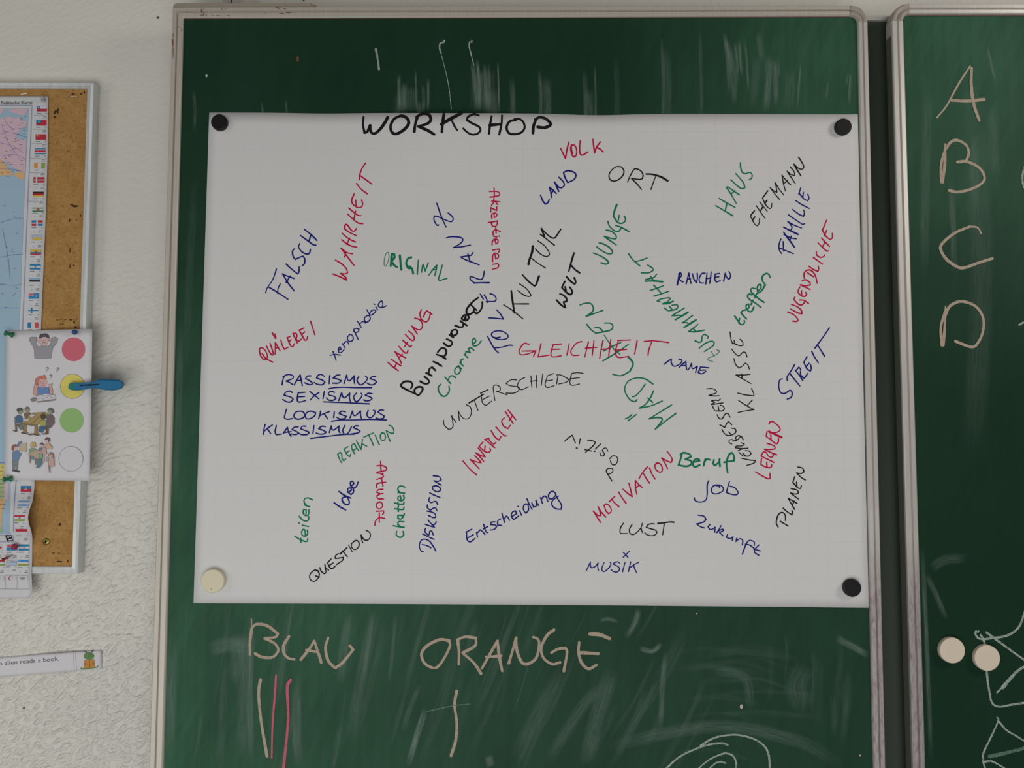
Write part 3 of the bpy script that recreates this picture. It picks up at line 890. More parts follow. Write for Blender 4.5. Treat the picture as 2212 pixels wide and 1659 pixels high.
WORDS = '''
WORKSHOP;K;6.2;R1;4.5:122,110 116,190 132,268|132,270 160,262 190,198|190,198 197,262 235,282 290,240 345,165 372,112|500,98 440,130 403,200 415,265 460,285 530,250 585,190 585,140 550,105 512,96|648,260 660,180 680,110|672,108 735,75 800,85 820,140 780,180 690,207|690,207 790,250 855,290|957,80 945,160 935,265|7:1140,70 1040,120 928,185|4:1040,150 1070,210 1095,245|4.5:1318,92 1270,80 1210,105 1195,140 1250,175 1320,210 1335,250 1300,285 1240,290 1190,260 1158,228|4.5:1452,100 1435,200 1425,285|4.5:1560,92 1555,180 1532,290|1430,195 1480,190 1540,185|4.8:1705,140 1640,155 1608,215 1630,275 1690,288 1760,270 1795,220 1780,160 1740,130 1690,130|1882,278 1888,200 1915,135|1905,135 1950,112 2010,125 2060,170 2060,195 2000,220 1930,212
FALSCH;B;3;R2;2.5:193,1250 150,1370 90,1460 72,1515|110,1455 210,1515 322,1590|2.6:235,1418 210,1470 207,1525|390,1355 330,1335 260,1305 300,1370 340,1430 390,1493|345,1330 300,1400|302,1195 360,1250 430,1305 445,1280 447,1225|395,1022 372,1050 380,1110 405,1142 460,1115 490,1105 510,1140 505,1190 480,1215|455,965 440,1000 470,1050 520,1080 560,1075 572,1030|460,873 545,935 600,975 635,983|502,803 580,865 645,930|580,860 555,945
WAHRHEIT;R;3;R2;820,1305 900,1335 980,1375 970,1345 910,1300 960,1305 990,1290 970,1240 920,1190 853,1150|1045,1080 980,1065 915,1017 970,1090 1060,1208|970,1065 955,1115|922,922 985,970 1040,995 1092,1005|928,850 1000,910 1077,947|1010,905 982,975|955,800 1010,840 1085,875|3.4:955,800 960,758 985,755 1030,815 1065,825 1088,798|990,635 1060,700 1110,735 1158,742|1003,567 1070,625 1110,650 1143,653|1078,600 1058,700|1062,410 1035,480 1050,525 1100,560 1145,555 1158,515 1145,478|1080,478 1085,545|1090,292 1140,355 1210,408|1188,65 1145,135 1125,200 1122,248|1125,200 1180,240 1260,298
ORIGINAL;G;2.8;R3;1.3:225,745 215,692 190,700 168,770 165,840 180,860 205,820 225,745|4.6:243,855 250,780 258,712|4.6:258,712 285,714 288,755 255,800 290,850 318,868|4.8:352,730 360,810 370,898|4.6:488,752 450,765 428,820 445,870 480,860|4.8:455,880 495,885 512,945|572,785 567,870 560,955|612,930 622,865 630,835 645,880 655,918 675,865 692,818|698,965 750,895 795,845 785,900 770,970|735,905 790,895|858,845 840,920 815,1010 830,1028 870,1015 915,1005
Akzeptieren;R;2.8;R4;40,685 110,682 155,695 160,725 120,742 45,750|95,643 100,745|95,755 92,795|68,797 165,808|100,800 65,850|110,803 138,840|128,868 126,912|126,912 58,878|58,875 56,928|95,945 97,995 120,985 130,960 110,940 75,950 65,975 70,1005|25,1055 90,1045 135,1035|60,1050 75,1095 110,1100 130,1080 135,1045|170,1162 115,1140 85,1160 85,1203|115,1108 120,1180|90,1220 130,1228|152,1214 160,1220|105,1260 118,1310 140,1295 140,1262 105,1252 75,1280 72,1322|78,1385 130,1375 158,1372 160,1390 150,1408|105,1420 115,1490 145,1475 148,1440 110,1420 80,1450 78,1520|80,1555 140,1548 150,1575 130,1600 75,1612
VOLK;R;3.2;R4;890,168 920,230 950,292|950,292 965,190 990,92|1025,128 1010,170 1025,245 1055,272 1080,240 1078,170 1050,128 1018,132 1022,190 1035,230|1125,75 1118,160 1125,235 1155,248 1215,212|1275,60 1285,140 1298,222|1298,222 1320,155 1365,92|1318,158 1360,175 1400,212
LAND;B;3.2;R4;650,728 680,800 710,835 740,815 755,775|780,755 775,700 758,635|758,635 800,670 838,708|775,712 808,668|868,682 845,630 818,570|818,572 865,630 900,640 935,610 920,565 870,515|925,460 945,520 975,578 1050,540 1075,490 1050,455 980,435 930,455
ORT;K;2.6;R4;1615,390 1560,387 1500,430 1468,490 1485,545 1540,558 1600,530 1640,480 1645,430 1615,390 1580,388|1690,572 1720,500 1760,430 1790,412 1850,440 1875,490 1850,538 1735,527|1735,527 1800,590 1858,660|4:1915,475 1990,480 2090,510 2170,557|2.2:2030,495 2000,570 1970,660
JUNGE;G;3;R4;1282,1418 1380,1460 1450,1510 1465,1540 1430,1552 1372,1535|1322,1345 1380,1390 1450,1425 1500,1425 1510,1400 1470,1350 1400,1310 1352,1298|1555,1322 1480,1270 1412,1220|1412,1220 1500,1245 1550,1250 1555,1215 1500,1160 1435,1145|1455,1042 1475,1100 1540,1155 1590,1155 1615,1110|1545,1088 1610,1110 1710,1163|4:1562,840 1530,930 1522,980|3.4:1522,980 1570,1050 1620,1065 1660,1040 1665,1005 1650,978|1590,968 1580,1030
KULTUR;K;2.4;R8;330,1230 480,1330 620,1443|4:445,1025 465,1180 492,1355|3:480,1220 705,1220|570,920 680,1000 740,1090 720,1110 640,1090 540,1020|3.4:612,785 700,880 785,950|4.4:790,950 815,935 835,880 860,805|5:768,360 755,450 720,550 702,628|750,540 840,610 955,683|845,280 940,350 1010,450 1010,495 960,510 890,480 805,400|2.8:878,180 970,250 1090,345|4:895,95 940,210|3:895,95 1000,200 1060,235 1100,230 1150,160 1185,105
WELT;K;3.9;R8;1120,1163 1190,1235 1250,1275|1255,1272 1225,1190|1225,1192 1270,1185 1270,1140 1225,1090 1172,1072|1245,885 1200,975|1205,980 1270,1050 1330,1080 1358,1050 1340,1000 1318,970|1250,965 1262,1020|1270,812 1330,880 1390,925 1408,895 1387,830|3.8:1382,460 1340,600 1305,730|1345,650 1400,710 1465,755
HAUS;G;2.8;S1;180,858 310,935 435,1010|230,750 350,820 470,885|350,825 320,940|485,820 410,690 345,590|345,590 360,578 450,640 532,697|410,690 465,632|405,470 500,560 570,605 615,590 590,510 480,380|550,218 555,300 580,365 630,380 690,362 725,400 715,450 680,472
EHEMANN;K;2.2;S1;3:758,935 700,1010|700,1015 760,1130 800,1160 830,1120 835,1050|3.2:735,1068 765,1025|785,858 850,955 918,1050|838,802 890,870 950,945|3:890,865 845,945|2.8:958,638 880,745|880,750 930,850 980,900 1010,890 1018,825|3.4:910,830 945,780|1135,765 1060,680 993,588 1050,640 1095,660 1085,590 1065,510|1065,510 1120,600 1197,700|1222,640 1195,540 1170,400|1170,400 1230,480 1300,550|1205,525 1255,475|1370,532 1310,440 1245,345|1245,345 1310,395 1360,408 1350,350 1293,280|3:1452,412 1400,330 1348,240|2.6:1348,240 1420,305 1480,312 1495,270 1460,200 1418,135
FAMILIE;B;2.7;S1;1155,1355 1125,1440 1130,1520 1165,1575|1135,1490 1200,1520 1340,1575|1188,1395 1190,1460 1195,1540|3.4:1195,1255 1230,1310 1300,1400 1355,1478|1200,1290 1300,1340 1385,1355|1310,1310 1285,1385|3.6:1195,1180 1300,1235 1412,1288|1300,1230 1320,1180 1290,1130 1255,1095|1255,1095 1340,1145 1462,1193|1268,997 1380,1075 1480,1138 1502,1125|1325,913 1420,985 1490,1018 1505,980 1495,925|1370,780 1470,845 1578,900|1450,592 1422,685|1425,670 1490,750 1550,785 1575,750 1555,690|1490,660 1480,740
JUGENDLICHE;R;3;S4;905,1365 990,1405 1045,1470 1030,1495 975,1492|945,1325 1040,1375 1100,1390 1090,1340 1030,1290 955,1260|1005,1158 990,1190 1040,1250 1090,1270 1130,1240 1140,1205|1070,1200 1130,1205 1190,1248|1075,1018 1045,1085 1090,1140 1140,1150 1165,1120 1150,1095|1095,1070 1095,1135|1212,1055 1140,1020 1080,990|1080,990 1160,1003 1215,990 1210,960 1150,920 1105,935|1130,898 1135,820 1190,785 1250,810 1290,880 1310,970|1175,822 1260,880|1195,735 1260,780 1320,805 1332,770 1325,735|1255,612 1320,660 1385,705|1300,535 1300,575 1350,612 1400,600 1412,578|1322,412 1390,480 1440,525 1465,522|1368,345 1420,400 1480,462|1420,400 1380,470|1440,100 1385,235|1380,235 1430,320 1490,368 1520,340 1520,280|1440,240 1410,315
ZUSAMMENHALT;G;2.8;S2;580,168 640,250 725,322|675,265 740,250 815,222|822,310 885,350 895,378 840,410 745,410|940,428 900,470 795,498|3.6:795,518 900,515 1015,525|860,455 900,510|858,635 940,610 1025,575|905,708 1000,680 1090,648|900,568 950,620 1000,675|980,780 945,770 1000,745 1100,730 1112,745 1080,780 1015,808|3.6:1015,808 1090,800 1150,775|1035,858 1080,895|1095,895 1180,880 1210,850 1200,820 1135,825|1100,835 1140,885|1295,862 1230,900 1135,960|1135,960 1240,955 1250,970|3.8:1180,1010 1260,965 1340,915|1400,955 1330,1010 1265,1050|1265,1050 1325,1048 1345,1065|4:1290,1110 1370,1060 1445,1012|1465,1070 1420,1110 1350,1160|3.2:1350,1162 1440,1165 1550,1145|1405,1120 1440,1160|1590,1250 1602,1225 1550,1200 1520,1230 1515,1285 1480,1300 1430,1280|1485,1375 1560,1315 1640,1285 1675,1300 1660,1345 1550,1418|1.4:1705,1395 1748,1410 1720,1445 1640,1485 1600,1505 1600,1530 1660,1545|1.2:1635,1415 1685,1485
RAUCHEN;B;2.8;S3;4:403,352 420,270 435,192|420,205 450,188 460,225 435,270 455,300 482,312|525,338 545,260 562,190|562,190 575,260 592,332|540,275 585,270|612,200 630,270 665,325|665,325 680,260 678,195|785,192 740,200 705,265 715,320 765,328|812,190 805,270 795,342|870,172 862,250 850,332|800,270 865,255|985,195 925,205|925,205 920,280 940,315 995,295|925,250 975,240|3.2:1042,302 1055,240 1065,195|1065,195 1085,250 1110,275 1130,260 1135,210 1115,170
treffen;G;3.3;S3;1195,782 1240,850 1275,895 1310,900 1330,870 1325,845|1250,880 1262,815|1360,825 1310,775 1280,735 1310,705 1345,700|1345,695 1390,670 1385,620 1355,630 1355,680 1400,725 1435,710 1458,660|1555,663 1480,605 1400,555 1370,510 1390,480 1430,490|1420,625 1445,565|1600,595 1520,540 1440,470 1415,430 1430,400 1480,405|1470,530 1500,470|1510,445 1555,400 1555,350 1525,350 1505,400 1515,470 1570,430 1610,360|1620,358 1580,300 1575,240 1620,198 1660,205 1685,250
xenophobie;B;2.5;R5;1240,895 1265,960 1285,1025|1195,950 1270,938 1350,948|1320,870 1362,862 1345,825 1320,850 1325,905 1360,910 1405,865|1380,775 1420,840|1390,790 1430,745 1460,755 1475,785|1490,640 1455,680 1465,730 1505,745 1540,715 1535,665 1500,640 1475,655|1548,575 1580,640 1615,710|1552,600 1548,565 1585,548 1628,562 1615,600 1575,615|1600,438 1630,480 1660,535|1630,490 1680,450 1710,450 1725,470|1745,362 1708,395 1720,450 1760,450 1795,410 1785,365 1745,358|1745,268 1765,310 1795,355|1795,355 1840,335 1880,290 1850,270 1800,300 1790,340|1880,228 1905,272|1848,182 1865,192|1968,240 1985,190 1970,140 1945,150 1915,195 1925,228 1965,235 2000,230 2035,210
QUÄLEREI;R;2.9;R5;195,845 160,838 140,870 160,960 210,1015 245,1010 260,960 235,890 195,848|180,925 240,1000 345,1055|245,810 290,900 330,948|330,948 348,938 330,860 300,770|375,935 378,840 378,762|378,762 410,815 450,885|375,850 425,830|330,608 355,660 382,700|370,632 388,695|460,725 490,820 515,862|515,862 570,830|555,685 580,750 610,810 640,825 660,780|552,690 598,668|575,755 612,720|640,620 670,690 705,770|650,625 688,622 700,660 690,700|680,700 725,745 765,710|735,575 805,545|735,575 780,660 820,725 850,715 858,670|780,640 818,600|905,445 935,540 968,643
RASSISMUS;B;2.9;R6;410,285 425,200 440,165|425,165 500,130 570,150 572,190 470,230|470,230 530,255 565,280|590,288 640,200 680,135|680,135 695,210 712,300|640,225 705,215|840,152 790,155 760,190 830,230 870,265 830,285 745,255|1040,158 990,128 940,150 925,185 1010,215 1050,245 1010,285 930,275 890,250|1122,148 1112,268|1275,138 1220,145 1170,185 1240,200 1298,225 1250,260 1165,260|1335,265 1375,140|1375,140 1390,210 1420,225 1490,150|1490,150 1485,200 1492,265|1555,163 1528,215 1560,275 1600,283 1660,235 1685,185 1655,157|1805,160 1750,165 1725,195 1790,215 1820,245 1780,280 1730,285 1680,260|1105,345 1180,330 1320,322 1500,328 1745,328
SEXISMUS;B;2.9;R6;560,400 520,378 460,400 440,440 540,470 575,500 540,540 480,540 420,505|755,397 650,405|650,405 635,500 650,540 700,540 762,520|645,465 745,460|825,385 890,440 960,495|960,400 880,460 830,512|1040,385 1020,495|1190,400 1150,380 1105,405 1110,435 1190,460 1215,490 1170,518 1110,515 1072,480|1255,525 1300,400|1300,400 1315,460 1345,480 1420,410|1420,410 1415,470 1430,540|1520,410 1480,460 1495,520 1525,543 1580,490 1605,440 1590,412|1755,420 1700,412 1650,440 1720,465 1755,490 1720,520 1660,525 1630,510|1030,540 1150,545 1400,555 1715,570
LOOKISMUS;B;2.9;R6;475,650 450,740 445,780 490,800 560,790|690,680 620,690 585,745 610,790 680,795 740,760 735,700 690,680 660,682|850,680 790,690 755,745 775,790 830,790 895,750 910,700 850,680 830,682|985,680 975,740 955,790|1115,685 1040,715 965,750|1040,720 1090,795|1190,685 1180,775|1355,690 1300,680 1260,710 1310,735 1370,755 1340,790 1270,795 1228,770|1425,780 1460,680|1460,680 1475,735 1505,745 1580,680|1580,680 1580,730 1595,785|1695,670 1675,730 1700,770 1740,775 1790,720 1800,680 1775,667|1925,668 1880,660 1840,690 1890,725 1935,750 1920,785 1860,795 1815,780|1150,830 1280,812 1500,810 1750,803 1970,812
KLASSISMUS;B;2.9;R6;155,878 140,950 130,1025|265,885 200,930 135,985|190,940 240,1015|325,895 305,980 320,1030 400,1022|425,1018 490,920|490,920 510,1000 545,1055|430,1000 545,985|650,915 590,920 560,955 620,980 660,1010 610,1030 545,1020|765,905 710,905 690,945 760,970 815,995 790,1025 700,1030 660,1005|885,895 870,1015|1055,910 1000,905 955,940 1020,965 1070,990 1030,1020 960,1020 920,1005|1115,1000 1145,900|1145,900 1155,950 1185,960 1265,900|1265,900 1255,960 1275,1005|1345,895 1315,970 1340,1020 1390,1010 1430,950 1445,910|1550,900 1500,900 1475,925 1540,955 1575,980 1540,1005 1450,1018|840,1085 1000,1065 1300,1030 1495,1022
REAKTION;G;2.5;R6;1240,1322 1270,1400 1300,1450|1242,1320 1275,1292 1300,1320 1305,1370|1300,1380 1330,1420 1362,1390|1335,1245 1392,1210|1335,1245 1380,1330 1420,1360 1435,1320|1365,1305 1415,1272|1495,1318 1460,1260 1450,1190 1490,1165 1520,1220 1555,1270|1465,1270 1530,1230|1520,1120 1555,1190 1590,1250|1590,1250 1600,1180 1612,1100|1598,1165 1675,1203|1630,1068 1700,1035 1775,1003|1700,1030 1740,1110 1775,1190|1800,1035 1825,1100 1862,1180|1905,1005 1875,1040 1890,1105 1930,1115 1955,1070 1935,1010 1900,1000|2025,1130 1995,1060 1965,970|1965,970 2030,1005 2070,1010 2080,970 2050,910 2005,890
HALTUNG;R;3;R7;115,1040 190,1105 258,1155|160,995 230,1045 295,1085|235,1045 205,1110|300,1050 260,970 210,890|210,890 280,935 360,978|265,975 310,925|265,818 310,870 345,905 375,910 390,875|320,735 370,780 420,825 445,805|345,820 385,760|355,655 420,720 460,738 480,715 460,660 400,605|522,650 480,590 440,535|445,540 530,590 580,570 590,510 550,450 485,430|575,312 555,370 580,450 640,480 680,440 700,350|605,412 625,360 650,325|650,325 720,378
Behandlung;K;4.1;R7;1360,148 1300,190 1240,250 1200,310 1200,360 1240,375 1290,345 1300,290 1262,250|1300,340 1340,365 1390,320 1415,260 1415,208|1300,290 1335,318|1130,440 1190,465 1228,425 1212,388 1160,392 1128,435|1160,455 1185,412 1187,440|1115,470 1160,500 1200,530|1150,500 1150,545 1105,555 1040,530|1000,600 985,640 1010,670 1050,660 1075,620 1050,588 1010,595|1000,645 965,660 1015,695|925,718 985,745 1000,780 970,815 930,810 885,775|910,990 845,950 785,930|800,900 850,845 900,850 920,900 890,955 845,950|740,1028 800,1055 855,1090|640,1182 720,1225|675,1190 685,1130 725,1105 768,1150|620,1235 675,1285 680,1320 640,1335 600,1325 560,1300|430,1400 455,1350 420,1305 340,1305 290,1350 310,1380 400,1430 490,1470 530,1495|490,1470 480,1420 520,1380 580,1380 595,1410 560,1470 530,1495
Charme;G;3;R7;845,1340 810,1380 820,1450 870,1505 920,1495 960,1430 955,1365|900,1240 940,1290 980,1330|940,1290 970,1230 1010,1225 1050,1250|1090,1085 1040,1130 1040,1190 1080,1200 1115,1150 1090,1085|1075,1090 1130,1125|1105,1040 1155,1090|1120,1060 1125,1000 1160,992|1170,930 1215,975|1180,940 1190,890 1250,905|1245,905 1222,850 1260,838 1300,875|1285,790 1325,750 1310,705 1280,730 1285,800 1320,815 1365,790 1400,742
STREIT;B;2.9;S7;985,665 955,680 945,750 965,815 1010,830 1070,795 1095,820 1085,870 1040,893|1122,508 1080,580 1040,640 1040,685|1065,600 1120,670 1182,745|1130,570 1180,630 1215,685|1135,575 1170,535 1190,560 1190,620 1230,660 1270,605|1262,418 1225,480|1225,480 1260,550 1300,580 1310,545 1300,505|1250,530 1285,490|1315,358 1345,420 1388,485|1512,95 1440,200 1350,322|1380,285 1420,350 1458,412
KLASSE;K;2.2;S7;400,143 410,220 428,272|430,265 510,295 545,290 540,250 512,222|445,235 455,275|418,332 460,385 500,408 540,370 570,370 590,420|442,438 460,500 500,545 540,520 570,490 600,510 615,555|625,615 560,622 465,622|465,622 530,660 632,718|530,610 535,660|485,825 570,845 665,855|665,855 665,830 640,775|490,1042 570,1025 668,1010|668,1010 590,970 495,908|590,968 648,905
VERBESSERN;K;2.3;S7;140,778 200,775 245,800 240,825 165,850|165,850 220,857 278,855|190,955 250,945 320,935|190,950 228,930 190,912 240,905 270,910 290,890|205,975 225,1015|235,1025 310,1025 335,1000 320,970 290,960|265,965 275,1020|255,1068 275,1105 310,1112 345,1060 375,1055 400,1095|285,1180 340,1210 365,1160 385,1145 420,1180|308,1232 335,1275 375,1300 430,1290 465,1260 455,1225 420,1218|385,1260 410,1290|548,1350 525,1310 485,1302 460,1325 470,1345|430,1362 480,1350 515,1315|425,1345 390,1350 390,1380 418,1395|525,1382 558,1395 540,1415 470,1420 460,1438 530,1445 600,1442|490,1470 540,1450 600,1442|500,1490 545,1530|560,1530 610,1530 635,1505 615,1475 570,1470|540,1495 570,1525|528,1555 620,1575 685,1580|685,1580 665,1610 585,1635
LERNEN;R;2.9;T2;765,650 830,690 900,725 925,720 920,665|830,505 822,570|822,570 870,595 920,605 940,590 938,570|885,545 890,600|825,480 900,515 965,548|825,478 850,435 880,440 905,480 945,490 960,460|860,405 930,440 995,465|865,405 930,408 975,400 970,370 890,340|890,210 880,265|880,265 930,300 985,345 1010,330 1015,290|930,250 935,310|4.4:910,210 980,245 1048,275|915,225 980,225 1030,200 1020,160 960,110 925,105 912,130
PLANEN;K;2.7;T2;1010,1250 990,1200 1010,1120 1050,1090 1085,1115 1090,1180|1035,1188 1118,1238|1065,1045 1110,1085 1160,1115|1160,1115 1168,1095 1160,1070|1190,1058 1155,1000 1118,935|1118,935 1160,960 1215,992|1165,1010 1185,965|1232,945 1190,915 1145,880|1145,880 1200,892 1230,880 1220,850 1150,830|1190,702 1170,765|1170,765 1225,825 1255,830 1262,800|1210,760 1215,820|1305,738 1260,710 1210,662|1210,662 1260,668 1290,650 1275,610 1225,597
Beruf;G;3.8;T1;1265,275 1290,200 1310,120|1290,135 1330,112 1410,130 1430,165 1355,198|1355,198 1430,220 1435,260 1390,288 1330,288 1265,272|1455,235 1545,218 1530,195 1480,200 1455,260 1480,298 1545,275|1620,195 1605,240 1598,282|1605,240 1640,195 1680,205|1735,205 1725,255 1750,280 1800,235 1810,195|1810,195 1810,250 1815,290|1918,378 1905,310 1905,220 1940,130 1975,112 2000,150 2000,210|1870,238 1935,225 2000,220
Job;B;2.7;T1;1665,485 1645,540 1645,660 1625,740 1560,765 1490,750 1472,708|1810,570 1790,540 1730,550 1700,600 1720,650 1780,655 1850,620 1855,570 1810,540 1770,550|1940,492 1915,580 1900,640 1975,665 2040,668 2055,635 2010,575 1950,555
Zukunft;B;2.7;T2;140,1120 200,1130 228,1165 200,1195 125,1215|125,1215 165,1245 208,1258|272,1220 248,1245 270,1275 300,1270 325,1250|325,1250 322,1305|390,1235 365,1280 345,1310|350,1300 405,1270 420,1285 375,1310|375,1310 410,1343|460,1330 448,1360 490,1375 520,1355|520,1355 512,1395|560,1370 552,1408|560,1395 600,1375 625,1395 622,1442|622,1545 640,1490 670,1420 700,1395 750,1410 750,1450|655,1435 700,1445 750,1480|800,1445 760,1490 755,1525 800,1555|745,1490 815,1508
LUST;K;2.3;T3;985,185 930,270 915,345 935,390 1065,392|1155,212 1105,300 1110,380 1170,415 1250,370 1330,280 1360,190|1335,270 1345,330 1370,382|1605,205 1560,195 1480,215 1438,265 1520,295 1620,325 1650,370 1620,415 1540,435 1450,415 1410,375|3.2:1670,190 1780,182 1900,162 1990,168|1795,205 1780,310 1765,415
MUSIK;B;2.4;T3;980,768 1030,815 1075,870|1100,748 1040,805 980,865|240,1140 290,1040 325,955|325,955 330,1050 360,1075 430,1040 480,975|480,975 470,1050 485,1125|600,970 560,1060 560,1130 600,1150 660,1110 720,1040 735,990 720,968|910,985 870,955 800,975 780,1000 850,1035 905,1080 890,1140 830,1160 770,1140 735,1105|1015,970 990,1060 965,1155|1130,955 1105,1050 1085,1150|1290,965 1200,1010 1105,1080|1185,1030 1220,1120 1250,1175
MOTIVATION;R;2.9;T1;230,1035 180,960 132,885|132,885 190,940 230,945 220,890 195,825|195,825 240,900 300,965|280,820 300,880 335,920 365,900 370,860 340,810 300,790 275,815|345,760 380,725 420,690|378,730 420,780 475,828|468,632 515,710 568,783|525,595 590,650 650,695|650,695 630,610 605,515|710,662 695,590 692,490|692,480 735,530 778,570|700,575 745,540|740,455 790,370 852,298|790,372 835,450 880,515|880,312 910,390 952,460|985,250 950,275 965,335 1020,370 1050,340 1035,275 990,245 965,255|1118,320 1085,250 1042,180|1042,180 1110,220 1165,240 1180,200 1150,140 1115,97
teilen;G;2.9;T4;95,1018 150,1055 220,1085 250,1080 255,1050|170,1045 172,1100|225,1010 220,945 200,935 180,965 190,1010 230,1020 255,985 250,945|190,885 265,900|147,855 152,862|150,775 200,825 255,830 270,800 265,775|235,745 235,690 205,690 200,735 230,765 265,750 270,690|280,655 215,635|240,640 210,600 218,557 260,547 315,570
Idee;B;3.2;T4;580,605 650,655 725,695|640,465 700,510 790,550|740,530 690,545 680,575 710,620 755,630 770,600 745,530|755,480 795,450 785,425 755,430 750,470 790,505 820,480 820,440|795,400 825,370 810,342 785,350 790,400 825,425 860,400 878,350
Antwort;R;2.9;T4;1110,150 1180,148 1228,175 1222,205 1170,218 1110,228|1155,95 1162,215|1108,240 1185,245|1160,250 1188,265 1180,295 1105,318|1220,352 1130,365 1105,385 1108,420|1170,320 1185,400|1185,440 1120,450 1110,480 1150,495 1185,495|1150,500 1110,520 1120,555 1190,560|1145,595 1105,620 1110,665 1140,685 1180,650 1170,610 1145,595|1105,712 1150,710 1190,707 1195,730 1180,752|1205,800 1140,790 1095,830 1085,885|1140,730 1140,850
chatten;G;3.1;T4;1355,960 1350,1005 1400,1035 1440,1005 1435,962|1312,890 1380,903 1445,910|1400,900 1370,875 1380,840 1445,842|1370,800 1370,765 1415,760 1435,785 1400,810 1368,795|1375,760 1440,765 1448,742|1330,680 1400,690 1440,690 1445,660|1370,660 1375,715|1330,610 1400,625 1440,625 1445,600|1370,600 1378,650|1410,575 1400,522 1375,530 1370,565 1410,585 1445,560 1440,515|1455,490 1370,480|1400,485 1370,450 1380,408 1420,400 1455,415
QUESTION;K;2.6;T4;390,1450 340,1440 285,1490 285,1550 330,1578 375,1550 400,1490 375,1445|350,1510 380,1520 405,1525|405,1408 420,1450 460,1485 480,1470 475,1420 468,1370|470,1410 515,1440|545,1300 500,1350|500,1350 530,1410 560,1420 595,1390|515,1385 570,1350|635,1235 600,1260 595,1295 650,1290 695,1280 685,1320 610,1370|3.2:655,1240 700,1200 740,1162|690,1200 715,1240 745,1273|2:760,1130 805,1210|850,1075 800,1110 800,1160 840,1185 885,1150 890,1100 860,1072 830,1080|935,1100 920,1050 915,1005|915,1005 950,1060 990,1070 1025,1040 1025,980 975,945
DISKUSSION;B;2.7;T5;155,1145 130,1145 100,1080 120,1000 170,978 230,1000 280,1060 325,1140|140,1052 200,1065 258,1095|145,905 220,945 300,980|185,830 175,870 215,920 235,915 240,870 270,865 290,920|180,775 250,800 308,815|218,715 255,760 300,800|270,790 315,770 330,738|225,655 290,685 320,680 320,640 275,610 205,595|212,508 208,545 250,580 290,555 325,553 340,590|240,410 228,450 260,480 300,465 330,463 350,510|240,345 310,380 382,408|320,250 280,260 285,300 340,330 385,315 385,280 340,250 300,250|398,238 345,210 300,180|300,182 360,188 398,165 370,125 290,112
Entscheidung;B;2.8;T5;738,882 815,842|745,885 750,980 795,1015 860,968|760,960 835,918|880,885 895,950|885,900 930,850 960,870 995,912|978,775 1000,850 1020,888 1038,885|975,838 1035,805|1135,742 1080,745 1075,780 1140,785 1155,805 1120,845 1065,852|1210,700 1170,730 1170,785 1225,790|1228,622 1245,690 1265,750|1255,710 1285,662 1310,680 1330,722|1365,665 1430,630 1410,590 1370,610 1355,665 1390,710 1455,660|1470,590 1495,650|1446,529 1455,534|1570,428 1600,500 1640,570|1590,500 1535,505 1520,570 1555,625 1590,580 1585,510|1635,480 1660,540 1700,520 1695,450|1690,455 1728,518|1755,410 1780,488|1765,435 1800,392 1830,400 1855,465|1955,345 1910,322 1865,370 1870,420 1915,425 1960,380 1955,345|1955,350 1985,420 2040,510 2035,570 1960,560 1910,510 1920,450 2000,390
INNERLICH;R;2.9;S8;115,732 200,830 290,910|320,830 260,765 208,715|208,715 290,745 345,755 310,710 265,665|378,738 330,680 275,628|275,628 350,668 395,680 360,630 308,570|370,492 320,550|320,550 380,605 435,625 465,600 455,572|395,545 390,595|390,460 450,510 515,565|400,460 440,447 455,480 500,520 530,500|470,350 520,430 570,470 595,425|532,305 590,370 640,415 658,415|638,190 605,225 625,290 680,325 712,285|650,112 695,180 748,260|685,92 730,150 782,215|740,160 700,225
positiv;K;2.3;S8;1395,485 1440,445 1490,408|1490,408 1505,440 1530,505|1592,452 1578,520|3:1544,568 1553,574|1685,470 1740,475 1780,495 1760,535 1655,628|1650,590 1735,608|1848,518 1782,582|3:1767,609 1776,612|1938,608 1920,572 1885,575 1870,605 1895,640 1885,670 1850,665 1838,625|1960,705 2000,668 2050,680 2062,730 2030,780 1985,770 1972,730|1990,985 1945,910 1918,860 1935,830 1985,825 2005,845 1990,880 1945,900
GLEICHHEIT;R;2.7;S5;855,95 810,90 770,150 785,185 840,180 910,155|795,155 915,152 895,200|960,90 945,160 935,205|935,205 1030,190|1140,92 1060,100|1065,100 1045,180 1065,205 1135,195|1055,140 1125,138|1205,90 1185,190|1315,72 1270,85 1220,150 1235,190 1290,190|1372,75 1340,205|1420,65 1405,190|1345,130 1445,122|@S6|512,530 490,630 472,745|605,515 590,630 580,715|490,635 545,630 600,620|838,522 760,525 690,528|695,530 665,640 670,710 710,732 820,718|665,645 730,640 795,635|920,530 890,690|1005,540 1100,532 1200,540 1295,553|1095,540 1060,640 1050,705
UNTERSCHIEDE;K;2;S5;112,755 120,800 160,838 195,810 185,715|180,720 222,772|250,758 245,715 240,672|240,675 280,735 330,740 355,690 345,640 310,620|3:335,605 410,560 460,530|380,580 412,670|2.6:435,520 500,490|440,525 450,600 480,628 530,590|455,575 512,545|560,585 550,520 545,465 570,448 605,470 600,500 575,505|575,505 665,535|750,405 700,405 655,435 690,455 760,465 770,490 730,518 655,520|820,383 775,410 755,460 790,490 850,465|872,370 880,470|920,365 922,470|868,418 925,410|975,352 962,452|1068,350 1015,370|1015,372 995,445 1015,470 1075,455|1005,415 1060,405|1108,365 1095,440|1095,360 1140,365 1200,400 1180,425 1115,440|1325,347 1270,342 1225,350|1225,350 1210,430 1235,452 1295,440|1220,395 1295,385
